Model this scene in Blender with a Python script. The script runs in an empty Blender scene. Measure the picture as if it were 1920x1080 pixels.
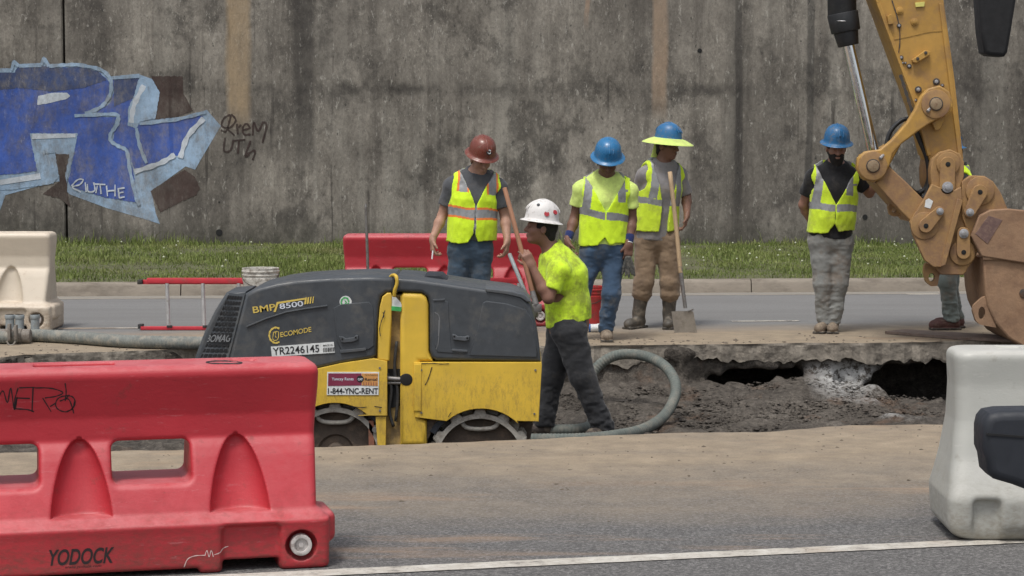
import bpy, bmesh, math, random
import numpy as np
from mathutils import Vector, Matrix
random.seed(7)
C = bpy.context.scene.collection
SC = bpy.context.scene

# ---------------------------------------------------------------- camera, world, sun
EYE = 1.75
FPX = 4000.0                      # focal length in photo pixels (1920 wide)
PITCH = math.atan(296/4000)
cam_d = bpy.data.cameras.new("camera"); cam = bpy.data.objects.new("camera", cam_d); C.objects.link(cam)
cam.location = (0, 0, EYE); cam.rotation_euler = (math.pi/2-PITCH, 0, 0)
cam_d.sensor_width = 36; cam_d.lens = 36*FPX/1920
cam_d.clip_start = 0.1; cam_d.clip_end = 500
SC.camera = cam
SUN_EL, SUN_AZ = math.radians(66), math.radians(206)     # azimuth from +Y clockwise
w = bpy.data.worlds.new("World"); SC.world = w; w.use_nodes = True
nt = w.node_tree; bg = nt.nodes['Background']
sky = nt.nodes.new('ShaderNodeTexSky'); sky.sky_type = 'NISHITA'; sky.sun_disc = False
sky.sun_elevation = SUN_EL; sky.sun_rotation = SUN_AZ; sky.air_density = 1.0; sky.dust_density = 4.0; sky.ozone_density = 1.0
hs = nt.nodes.new('ShaderNodeHueSaturation'); hs.inputs['Saturation'].default_value = 0.38
nt.links.new(sky.outputs[0], hs.inputs['Color']); nt.links.new(hs.outputs[0], bg.inputs[0])
bg.inputs[1].default_value = 0.118
sd = bpy.data.lights.new("sun", 'SUN'); sd.energy = 1.4; sd.angle = math.radians(11); sd.color = (1, .965, .91)
so = bpy.data.objects.new("sun", sd); C.objects.link(so)
sdir = Vector((math.sin(SUN_AZ)*math.cos(SUN_EL), math.cos(SUN_AZ)*math.cos(SUN_EL), math.sin(SUN_EL)))
so.rotation_euler = sdir.to_track_quat('Z', 'Y').to_euler(); so.location = sdir*30
SC.view_settings.view_transform = 'Standard'; SC.view_settings.look = 'None'
SC.view_settings.exposure = 0.45; SC.view_settings.gamma = 1.0

# ---------------------------------------------------------------- placing
CP, SP = math.cos(PITCH), math.sin(PITCH)
def at(px, py, Y):
    """world point on the plane y=Y seen at photo pixel px,py"""
    u = (px-960)/FPX; v = -(py-540)/FPX
    dy = CP+v*SP; dz = -SP+v*CP
    t = Y/dy
    return Vector((u*t, Y, EYE+dz*t))
def gnd(px, py, z=0.0):
    u = (px-960)/FPX; v = -(py-540)/FPX
    dy = CP+v*SP; dz = -SP+v*CP
    t = (z-EYE)/dz
    return Vector((u*t, dy*t, z))

def tag(o, label=None, cat=None, group=None, kind=None):
    if label: o['label'] = label
    if cat: o['category'] = cat
    if group: o['group'] = group
    if kind: o['kind'] = kind
    return o
def empty(name, loc=(0, 0, 0)):
    o = bpy.data.objects.new(name, None); C.objects.link(o); o.location = loc
    o.empty_display_size = .1
    return o
def link(name, me, m=None, parent=None, smooth=False):
    if m is not None:
        for mm in (m if isinstance(m, (list, tuple)) else [m]): me.materials.append(mm)
    if smooth: me.polygons.foreach_set('use_smooth', [True]*len(me.polygons))
    o = bpy.data.objects.new(name, me); C.objects.link(o)
    if parent is not None:
        o.parent = parent
        o.matrix_parent_inverse = Matrix.Translation(-parent.location)   # meshes are written in world coordinates
    return o

def mesh_np(name, V, Fq):
    me = bpy.data.meshes.new(name)
    V = np.asarray(V, np.float32); Fq = np.asarray(Fq, np.int32)
    k = Fq.shape[1]
    me.vertices.add(len(V)); me.vertices.foreach_set('co', V.ravel())
    me.loops.add(Fq.size); me.loops.foreach_set('vertex_index', Fq.ravel())
    me.polygons.add(len(Fq)); me.polygons.foreach_set('loop_start', np.arange(0, Fq.size, k, dtype=np.int32))
    me.update(calc_edges=True)
    return me

# ---------------------------------------------------------------- materials
def _n(nt, t, **kw):
    n = nt.nodes.new(t)
    for k, v in kw.items():
        if k in n.inputs: n.inputs[k].default_value = v
        else: setattr(n, k, v)
    return n
def noise(nt, vec, scale, detail=4, rough=.6, stretch=None, seed=0):
    if stretch is not None or seed:
        mp = _n(nt, 'ShaderNodeMapping'); mp.inputs['Scale'].default_value = stretch or (1, 1, 1)
        mp.inputs['Location'].default_value = (seed*3.1, seed*1.7, seed*.9)
        nt.links.new(vec, mp.inputs['Vector']); vec = mp.outputs[0]
    n = _n(nt, 'ShaderNodeTexNoise'); n.inputs['Scale'].default_value = scale
    n.inputs['Detail'].default_value = detail; n.inputs['Roughness'].default_value = rough
    nt.links.new(vec, n.inputs['Vector'])
    return n.outputs[0]
def ramp(nt, fac, stops, interp='LINEAR'):
    r = _n(nt, 'ShaderNodeValToRGB'); e = r.color_ramp.elements; r.color_ramp.interpolation = interp
    while len(e) < len(stops): e.new(.5)
    for i, (p, c) in enumerate(stops):
        e[i].position = p
        e[i].color = (c, c, c, 1) if isinstance(c, (int, float)) else (*c, 1)
    nt.links.new(fac, r.inputs[0]); return r.outputs[0]
def mix(nt, fac, a, b, mode='MIX'):
    m = _n(nt, 'ShaderNodeMix', data_type='RGBA', blend_type=mode)
    for s, v in ((0, fac), (6, a), (7, b)):
        if isinstance(v, (int, float)): m.inputs[s].default_value = v if s == 0 else (v, v, v, 1)
        elif isinstance(v, tuple): m.inputs[s].default_value = (*v, 1) if len(v) == 3 else v
        else: nt.links.new(v, m.inputs[s])
    return m.outputs[2]
def mth(nt, op, a, b=0.0, clamp=False):
    m = _n(nt, 'ShaderNodeMath', operation=op); m.use_clamp = clamp
    for i, v in enumerate((a, b)):
        if isinstance(v, (int, float)): m.inputs[i].default_value = v
        else: nt.links.new(v, m.inputs[i])
    return m.outputs[0]
def newmat(name):
    m = bpy.data.materials.new(name); m.use_nodes = True
    nt = m.node_tree; b = nt.nodes['Principled BSDF']
    g = _n(nt, 'ShaderNodeNewGeometry')
    return m, nt, b, g.outputs['Position']
def bump(nt, b, h, strength=.3, dist=.01):
    bp = _n(nt, 'ShaderNodeBump'); bp.inputs['Strength'].default_value = strength; bp.inputs['Distance'].default_value = dist
    nt.links.new(h, bp.inputs['Height']); nt.links.new(bp.outputs[0], b.inputs['Normal'])
def mat(name, col, rough=.6, dirt=None, dirt_amt=.5, scale=6, metal=0.0, var=.18, bmp=0.0, bscale=60, spec=.5, stretch=None, coat=0.0, fine=0.35, pos=None, sheen=0.0, streak=0.0):
    """base colour with patchy variation, blotches of dirt, and a fine bump"""
    m, nt, b, P = newmat(name)
    n1 = noise(nt, P, scale, 5, .62, stretch, seed=len(bpy.data.materials))
    n2 = noise(nt, P, scale*7, 3, .6, stretch)
    v = mth(nt, 'ADD', mth(nt, 'MULTIPLY', n1, 1-fine), mth(nt, 'MULTIPLY', n2, fine))
    lo = tuple(c*(1-var) for c in col); hi = tuple(min(1, c*(1+var)) for c in col)
    c = ramp(nt, v, [(.33, lo), (.67, hi)])
    if dirt:
        n3 = noise(nt, P, scale*1.7, 7, .7, stretch, seed=3+len(bpy.data.materials))
        t = .62-.28*dirt_amt
        c = mix(nt, ramp(nt, n3, [(t, 0), (t+.16, min(1, .35+dirt_amt*.6))]), c, dirt)
    if streak:
        n4 = noise(nt, P, 60, 4, .7, (1, 1, .12), seed=5)
        c = mix(nt, ramp(nt, n4, [(.6, 0), (.68, streak)]), c, dirt or (.1, .08, .06))
    nt.links.new(c, b.inputs['Base Color'])
    rr = ramp(nt, n2, [(.3, max(0, rough-.1)), (.7, min(1, rough+.12))]); nt.links.new(rr, b.inputs['Roughness'])
    b.inputs['Metallic'].default_value = metal; b.inputs['Specular IOR Level'].default_value = spec
    b.inputs['Coat Weight'].default_value = coat
    if sheen: b.inputs['Sheen Weight'].default_value = sheen
    if bmp:
        bump(nt, b, noise(nt, P, bscale, 5, .65, stretch), bmp, .01)
    return m

# ---------------------------------------------------------------- mesh builders
def prism(name, pts, y0, y1, m, parent, bev=0.0, seg=2, px=None, smooth=False, holes=None):
    """extrude an outline (photo pixels on plane y=px, or x/z metres) from y0 to y1"""
    P = [at(a, b, px) for a, b in pts] if px else [Vector((a, 0, b)) for a, b in pts]
    bm = bmesh.new()
    vs = [bm.verts.new((p.x, y0, p.z)) for p in P]
    f = bm.faces.new(vs)
    area = sum(P[i].x*P[(i+1) % len(P)].z-P[(i+1) % len(P)].x*P[i].z for i in range(len(P)))
    r = bmesh.ops.extrude_face_region(bm, geom=[f])
    nv = [g for g in r['geom'] if isinstance(g, bmesh.types.BMVert)]
    bmesh.ops.translate(bm, verts=nv, vec=(0, y1-y0, 0))
    bmesh.ops.recalc_face_normals(bm, faces=bm.faces)
    if bev:
        es = [e for e in bm.edges if (abs(e.verts[0].co.y-e.verts[1].co.y) < 1e-6)]
        bmesh.ops.bevel(bm, geom=es, offset=bev, segments=seg, affect='EDGES', profile=.5, clamp_overlap=True)
    me = bpy.data.meshes.new(name); bm.to_mesh(me); bm.free()
    o = link(name, me, m, parent)
    if bev or smooth:
        shade_auto(o)
        for p_ in o.data.polygons:
            if abs(p_.normal.y) > .9995 or len(p_.vertices) > 4: p_.use_smooth = False
    return o
def shade_auto(o, ang=40):
    me = o.data
    me.polygons.foreach_set('use_smooth', [True]*len(me.polygons))
    me.set_sharp_from_angle(angle=math.radians(ang))
def cyl(name, p0, p1, r0, r1, m, parent, seg=24, bev=0.0, caps=True):
    p0, p1 = Vector(p0), Vector(p1); d = p1-p0
    q = d.to_track_quat('Z', 'Y').to_matrix().to_4x4()
    bm = bmesh.new()
    bmesh.ops.create_cone(bm, cap_ends=caps, segments=seg, radius1=r0, radius2=r1, depth=d.length, matrix=Matrix.Translation((p0+p1)/2) @ q)
    if bev:
        es = [e for e in bm.edges if len(e.link_faces) == 2 and any(len(f.verts) > 4 for f in e.link_faces)]
        bmesh.ops.bevel(bm, geom=es, offset=bev, segments=2, affect='EDGES', profile=.5)
    me = bpy.data.meshes.new(name); bm.to_mesh(me); bm.free()
    o = link(name, me, m, parent); shade_auto(o); return o
def box(name, c, half, m, parent, bev=.004, rot=None):
    bm = bmesh.new(); bmesh.ops.create_cube(bm, size=2)
    bmesh.ops.scale(bm, vec=half, verts=bm.verts)
    if bev: bmesh.ops.bevel(bm, geom=list(bm.edges), offset=min(bev, min(half)*.6), segments=2, affect='EDGES', profile=.5)
    M = Matrix.Translation(c) @ (rot.to_4x4() if rot is not None else Matrix.Identity(4))
    bmesh.ops.transform(bm, matrix=M, verts=bm.verts)
    me = bpy.data.meshes.new(name); bm.to_mesh(me); bm.free()
    o = link(name, me, m, parent); shade_auto(o); return o
def catmull(pts, n=8):
    P = [Vector(p) for p in pts]; P = [P[0]*2-P[1]]+P+[P[-1]*2-P[-2]]
    out = []
    for i in range(1, len(P)-2):
        a, b, c, d = P[i-1:i+3]
        for k in range(n):
            t = k/n
            out.append(.5*((2*b)+(c-a)*t+(2*a-5*b+4*c-d)*t*t+(3*b-a-3*c+d)*t**3))
    out.append(P[-2]); return out
def tube(name, pts, r, m, parent, seg=12, n=8, rib=0.0, ribn=0, rfun=None):
    """swept round tube along a smooth path; rib = corrugation"""
    P = catmull(pts, n) if n > 1 else [Vector(p) for p in pts]
    if rib:                                             # resample evenly for the ribs
        L = [0]
        for i in range(1, len(P)): L.append(L[-1]+(P[i]-P[i-1]).length)
        N = int(L[-1]/rib*6); Q = []; j = 0
        for k in range(N+1):
            s = L[-1]*k/N
            while j < len(P)-2 and L[j+1] < s: j += 1
            t = (s-L[j])/max(1e-9, L[j+1]-L[j]); Q.append(P[j].lerp(P[j+1], t))
        P = Q
    V = []; up = None
    for i, p in enumerate(P):
        t = (P[min(i+1, len(P)-1)]-P[max(i-1, 0)]).normalized()
        if up is None: up = t.orthogonal().normalized()
        up = (up-t*up.dot(t)).normalized(); sd_ = t.cross(up)
        rr = r*(1+(.035*math.sin(i*math.pi/3) if rib else 0))*(rfun(i/(len(P)-1)) if rfun else 1)
        for k in range(seg):
            a = 2*math.pi*k/seg; V.append(p+(up*math.cos(a)+sd_*math.sin(a))*rr)
    F = []
    for i in range(len(P)-1):
        for k in range(seg):
            F.append((i*seg+k, i*seg+(k+1) % seg, (i+1)*seg+(k+1) % seg, (i+1)*seg+k))
    me = bpy.data.meshes.new(name)
    me.from_pydata([tuple(v) for v in V], [], F+[tuple(range(seg))[::-1], tuple(range((len(P)-1)*seg, len(P)*seg))])
    o = link(name, me, m, parent, smooth=True); return o
def lathe(name, prof, M, m, parent, seg=40, sx=1, sy=1):
    V = []; F = []
    for r, z in prof:
        for k in range(seg):
            a = 2*math.pi*k/seg; V.append(tuple(M @ Vector((r*math.cos(a)*sx, r*math.sin(a)*sy, z))))
    for i in range(len(prof)-1):
        for k in range(seg):
            F.append((i*seg+k, i*seg+(k+1) % seg, (i+1)*seg+(k+1) % seg, (i+1)*seg+k))
    me = bpy.data.meshes.new(name); me.from_pydata(V, [], F)
    o = link(name, me, m, parent); shade_auto(o, 50); return o
def join_meshes(name, objs, parent):
    """merge several freshly built pieces of ONE part into one mesh"""
    bm = bmesh.new(); mats = []
    for o in objs:
        n0 = len(bm.faces); bm.from_mesh(o.data)
        bm.faces.ensure_lookup_table()
        mm = [x for x in o.data.materials]
        for x in mm:
            if x not in mats: mats.append(x)
        for f in bm.faces[n0:]: f.material_index = mats.index(mm[f.material_index]) if mm else 0
    me = bpy.data.meshes.new(name); bm.to_mesh(me); bm.free()
    for o in objs: bpy.data.objects.remove(o)
    return link(name, me, mats, parent)
def rect(x0, y0, x1, y1): return [(x0, y0), (x1, y0), (x1, y1), (x0, y1)]
def hull_link(c1, r1, c2, r2, n=14):
    """outline round two circles (pixels)"""
    a = math.atan2(c2[1]-c1[1], c2[0]-c1[0]); d = math.hypot(c2[0]-c1[0], c2[1]-c1[1])
    b = math.acos(max(-1, min(1, (r1-r2)/d)))
    out = []
    for k in range(n+1):
        t = a+b+(2*math.pi-2*b)*k/n; out.append((c1[0]+r1*math.cos(t), c1[1]+r1*math.sin(t)))
    for k in range(n+1):
        t = a-b+2*b*k/n; out.append((c2[0]+r2*math.cos(t), c2[1]+r2*math.sin(t)))
    return out
def ribbon(name, strokes, wpx, Y, m, parent, dy=0.0, n=6, to=None):
    """hand drawn strokes (photo pixels) lying on the plane y=Y, or on any surface through to(px,py)"""
    V = []; F = []
    for si, st in enumerate(strokes):
        P = catmull([(a, b, 0) for a, b in st], n) if len(st) > 2 else [Vector((a, b, 0)) for a, b in st]
        b0 = len(V)
        for i, p in enumerate(P):
            t = (P[min(i+1, len(P)-1)]-P[max(i-1, 0)]).normalized(); nn = Vector((-t.y, t.x, 0))
            ww = wpx*(.5+.12*math.sin(i*1.7+b0))
            for s in (-1, 1):
                q = p+nn*ww*s
                V.append(tuple(to(q.x, q.y) if to else at(q.x, q.y, Y)-Vector((0, dy+si*.0003, 0))))
        for i in range(len(P)-1):
            F.append((b0+2*i, b0+2*i+1, b0+2*i+3, b0+2*i+2))
    me = bpy.data.meshes.new(name); me.from_pydata(V, [], F)
    return link(name, me, m, parent)
def flat(name, pts, Y, m, parent, dy=0.002, smooth_n=0):
    P = [(a, b) for a, b in pts]
    if smooth_n:
        Q = catmull([(a, b, 0) for a, b in P]+[(P[0][0], P[0][1], 0)], smooth_n)[:-1]; P = [(q.x, q.y) for q in Q]
    V = [at(a, b, Y)-Vector((0, dy, 0)) for a, b in P]
    bm = bmesh.new(); f = bm.faces.new([bm.verts.new(v) for v in V])
    me = bpy.data.meshes.new(name); bm.to_mesh(me); bm.free()
    return link(name, me, m, parent)
def text(name, body, a, b, m, parent, Y=None, shear=0.0, bold=0.0, hscale=None, right=None, up=None, org=None, width=None, lift=.002):
    """lettering with its baseline from pixel a to pixel b on plane y=Y (or org/right/up/width in metres)"""
    cu = bpy.data.curves.new(name, 'FONT'); cu.body = body; cu.size = 1; cu.shear = shear; cu.offset = bold; cu.extrude = 0.0
    tmp = bpy.data.objects.new('tmp_text', cu); C.objects.link(tmp)
    dg = bpy.context.evaluated_depsgraph_get(); dg.update()
    me = bpy.data.meshes.new_from_object(tmp.evaluated_get(dg)); bpy.data.objects.remove(tmp)
    co = np.empty(len(me.vertices)*3, np.float32); me.vertices.foreach_get('co', co); co = co.reshape(-1, 3)
    x0, x1 = co[:, 0].min(), co[:, 0].max(); h = co[:, 1].max()
    if org is None:
        A = at(*a, Y); B = at(*b, Y); right = (B-A); width = right.length; right.normalize()
        up = Vector((-right.z, 0, right.x)); org = A
    s = width/(x1-x0); sv = (hscale/h) if hscale else s
    n = right.cross(up)
    out = np.array(org)[None]+np.array(right)[None]*((co[:, :1]-x0)*s)+np.array(up)[None]*(co[:, 1:2]*sv)+np.array(n)[None]*lift
    me.vertices.foreach_set('co', out.astype(np.float32).ravel()); me.materials.clear()
    return link(name, me, m, parent)

# ---------------------------------------------------------------- distance-field sculpting
_rs = np.random.RandomState(3); LAT = _rs.rand(32, 32, 32).astype(np.float32)
def vnoise(P):
    i = np.floor(P).astype(np.int64); f = P-i; f = f*f*(3-2*f); i &= 31; j = (i+1) & 31
    def g(a, b, c): return LAT[a, b, c]
    x0, y0, z0 = i.T; x1, y1, z1 = j.T; fx, fy, fz = f.T
    return ((g(x0, y0, z0)*(1-fx)+g(x1, y0, z0)*fx)*(1-fy)+(g(x0, y1, z0)*(1-fx)+g(x1, y1, z0)*fx)*fy)*(1-fz) + \
           ((g(x0, y0, z1)*(1-fx)+g(x1, y0, z1)*fx)*(1-fy)+(g(x0, y1, z1)*(1-fx)+g(x1, y1, z1)*fx)*fy)*fz
def fbm(P, o=3):
    s = 0; a = 1; t = 0
    for k in range(o): s = s+a*vnoise(P*2**k+k*7.3); t += a; a *= .5
    return s/t-.5
class Vox:
    def __init__(s, lo, hi, h):
        s.h = h; s.lo = np.array(lo, np.float32)-2*h
        s.n = np.ceil((np.array(hi)-s.lo)/h).astype(int)+3
        s.F = np.full(s.n, 1.0, np.float32)
        s.ax = [(s.lo[i]+h*np.arange(s.n[i])).astype(np.float32) for i in range(3)]
    def sub(s, lo, hi):
        a = np.clip(np.floor((np.array(lo)-s.lo)/s.h).astype(int)-1, 0, s.n); b = np.clip(np.ceil((np.array(hi)-s.lo)/s.h).astype(int)+2, 0, s.n)
        if (b <= a).any(): return None, None
        sl = tuple(slice(a[i], b[i]) for i in range(3))
        return sl, (s.ax[0][sl[0]][:, None, None], s.ax[1][sl[1]][None, :, None], s.ax[2][sl[2]][None, None, :])
    def comb(s, sl, d, k, op):
        f = s.F[sl]
        if op == 'u': a, b = d, f
        elif op == 's': a, b = d, -f
        elif op == 'i': a, b = -d, -f
        if k > 0:
            h = np.clip(.5+.5*(b-a)/k, 0, 1); r = b*(1-h)+a*h-k*h*(1-h)
        else: r = np.minimum(a, b)
        s.F[sl] = r if op == 'u' else -r
    def cone(s, a, b, ra, rb, k=.02, op='u', sq=None, fl=1.0):
        a = np.array(a, np.float32); b = np.array(b, np.float32); m = max(ra, rb)+k+s.h*2
        sl, X = s.sub(np.minimum(a, b)-m, np.maximum(a, b)+m)
        if sl is None: return
        ba = b-a
        p = [X[i]-a[i] for i in range(3)]
        if sq is not None:
            q = np.array(sq, np.float32); q = q/np.linalg.norm(q)
            e = (p[0]*q[0]+p[1]*q[1]+p[2]*q[2])*(fl-1); p = [p[i]+e*q[i] for i in range(3)]
            ba = ba+q*np.dot(ba, q)*(fl-1)
        L = max(1e-9, float(ba @ ba))
        t = np.clip((p[0]*ba[0]+p[1]*ba[1]+p[2]*ba[2])/L, 0, 1)
        d = np.sqrt((p[0]-t*ba[0])**2+(p[1]-t*ba[1])**2+(p[2]-t*ba[2])**2)-(ra+(rb-ra)*t)
        s.comb(sl, d, k, op)
    def ell(s, c, r, axes=None, k=.02, op='u'):
        c = np.array(c, np.float32); r = np.array(r, np.float32); R = np.eye(3) if axes is None else np.array([list(v) for v in axes])
        ext = np.sqrt(((R.T*r)**2).sum(1)) if axes is not None else r
        m = k+s.h*2
        sl, X = s.sub(c-ext-m, c+ext+m)
        if sl is None: return
        p = [X[i]-c[i] for i in range(3)]
        q = [(p[0]*R[i][0]+p[1]*R[i][1]+p[2]*R[i][2])/r[i] for i in range(3)]
        l = np.sqrt(q[0]**2+q[1]**2+q[2]**2)
        l2 = np.sqrt((q[0]/r[0])**2+(q[1]/r[1])**2+(q[2]/r[2])**2)+1e-6
        s.comb(sl, (l*(l-1)/l2).astype(np.float32), k, op)
    def box(s, c, half, r=.0, axes=None, k=.01, op='u'):
        c = np.array(c, np.float32); R = np.eye(3) if axes is None else np.array([list(v) for v in axes]); half = np.array(half, np.float32)
        ext = (np.abs(R).T*half).sum(1); m = k+s.h*2
        sl, X = s.sub(c-ext-m, c+ext+m)
        if sl is None: return
        p = [X[i]-c[i] for i in range(3)]
        q = [np.abs(p[0]*R[i][0]+p[1]*R[i][1]+p[2]*R[i][2])-(half[i]-r) for i in range(3)]
        d = np.sqrt(np.maximum(q[0], 0)**2+np.maximum(q[1], 0)**2+np.maximum(q[2], 0)**2)+np.minimum(np.maximum(np.maximum(q[0], q[1]), q[2]), 0)-r
        s.comb(sl, d, k, op)
    def plane(s, p, n, k=0.0):
        """keep the side the normal points away from"""
        n = np.array(n, np.float32); n = n/np.linalg.norm(n); p = np.array(p, np.float32)
        d = (s.ax[0][:, None, None]-p[0])*n[0]+(s.ax[1][None, :, None]-p[1])*n[1]+(s.ax[2][None, None, :]-p[2])*n[2]
        s.comb(tuple(slice(0, x) for x in s.n), np.broadcast_to(d, s.n), k, 'i') if False else s._isect(d, k)
    def _isect(s, d, k):
        if k > 0:
            a = -d; b = -s.F; h = np.clip(.5+.5*(b-a)/k, 0, 1); s.F = -(b*(1-h)+a*h-k*h*(1-h))
        else: s.F = np.maximum(s.F, d)
    def pts(s, mask):
        I = np.argwhere(mask); return I, s.lo[None]+I*s.h
    def wrinkle(s, amp, freq, o=3, seed=0, zs=1.0, fn=None):
        mask = np.abs(s.F) < amp*2+s.h*2.5
        I, P = s.pts(mask); Q = P*freq; Q = Q*np.array([1, 1, zs])+seed*5.37
        v = fbm(Q, o)*2*amp
        if fn is not None: v = v*fn(P)
        s.F[mask] += v.astype(np.float32)
    def net(s):
        F = s.F; S = F < 0
        c = [S[a:F.shape[0]-1+a, b:F.shape[1]-1+b, d:F.shape[2]-1+d] for a in (0, 1) for b in (0, 1) for d in (0, 1)]
        al = c[0].copy(); an = c[0].copy()
        for x in c[1:]: al &= x; an |= x
        act = an & ~al
        I = np.argwhere(act); idx = np.full(act.shape, -1, np.int32); idx[act] = np.arange(len(I))
        val = np.stack([F[I[:, 0]+a, I[:, 1]+b, I[:, 2]+d] for a in (0, 1) for b in (0, 1) for d in (0, 1)], 1)
        cs = np.array([(a, b, d) for a in (0, 1) for b in (0, 1) for d in (0, 1)], np.float32)
        acc = np.zeros((len(I), 3), np.float32); cnt = np.zeros(len(I), np.float32)
        for i in range(8):
            for j in range(i+1, 8):
                if np.abs(cs[i]-cs[j]).sum() != 1: continue
                m = (val[:, i] < 0) != (val[:, j] < 0)
                t = val[m, i]/(val[m, i]-val[m, j])
                acc[m] += cs[i]+(cs[j]-cs[i])*t[:, None]; cnt[m] += 1
        V = s.lo+(I+acc/cnt[:, None])*s.h
        Q = []
        for ax in range(3):
            o1, o2 = [(1, 2), (2, 0), (0, 1)][ax]
            a = np.moveaxis(S, ax, 0)
            sh = list(S.shape); sh[ax] -= 1
            sl0 = [slice(None)]*3; sl1 = [slice(None)]*3; sl0[ax] = slice(0, -1); sl1[ax] = slice(1, None)
            A = S[tuple(sl0)]; B = S[tuple(sl1)]
            E = np.argwhere(A != B)
            E = E[(E[:, o1] > 0) & (E[:, o2] > 0) & (E[:, o1] < S.shape[o1]-1) & (E[:, o2] < S.shape[o2]-1)]
            d1 = np.zeros(3, int); d1[o1] = 1; d2 = np.zeros(3, int); d2[o2] = 1
            q = np.stack([idx[tuple((E-d1-d2).T)], idx[tuple((E-d2).T)], idx[tuple(E.T)], idx[tuple((E-d1).T)]], 1)
            fl = ~A[tuple(E.T)]
            q[fl] = q[fl][:, ::-1]
            Q.append(q)
        return V, np.concatenate(Q)
    def build(s, name, m, parent=None):
        V, Q = s.net(); me = mesh_np(name, V, Q)
        return link(name, me, m, parent, smooth=True)
    def split(s, names, mats, fn, parent=None):
        """fn(face centres, normals)-> part number per face; part 0 is the part itself, the others its children"""
        V, Q = s.net()
        cen = V[Q].mean(1); nn = np.cross(V[Q[:, 2]]-V[Q[:, 0]], V[Q[:, 3]]-V[Q[:, 1]]); nn /= np.linalg.norm(nn, axis=1)[:, None]+1e-9
        k = fn(cen, nn); out = []
        for i, nm in enumerate(names):
            q = Q[k == i]
            if not len(q): continue
            u, inv = np.unique(q, return_inverse=True)
            me = mesh_np(nm, V[u], inv.reshape(q.shape))
            out.append(link(nm, me, mats[i], parent if i == 0 else out[0], smooth=True))
        return out

from mathutils.bvhtree import BVHTree
def bvh_of(*objs):
    """surfaces to lay lettering and hand drawn strokes on"""
    V = []; F = []
    for o in objs:
        b0 = len(V); V += [v.co.copy() for v in o.data.vertices]; F += [[b0+i for i in p.vertices] for p in o.data.polygons]
    return BVHTree.FromPolygons(V, F)
def through(bv, lift=.0015):
    def f(px, py):
        d = (at(px, py, 10)-Vector((0, 0, EYE))).normalized(); h = bv.ray_cast(Vector((0, 0, EYE)), d)
        if h[0] is None: return at(px, py, 10)
        n = h[1] if h[1].dot(d) < 0 else -h[1]
        return h[0]+n*lift
    return f
def drape(o, bv, d, lift=.0015):
    for v in o.data.vertices:
        h = bv.ray_cast(v.co-Vector(d)*.3, Vector(d))
        if h[0] is not None: v.co = h[0]-Vector(d)*lift
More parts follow.
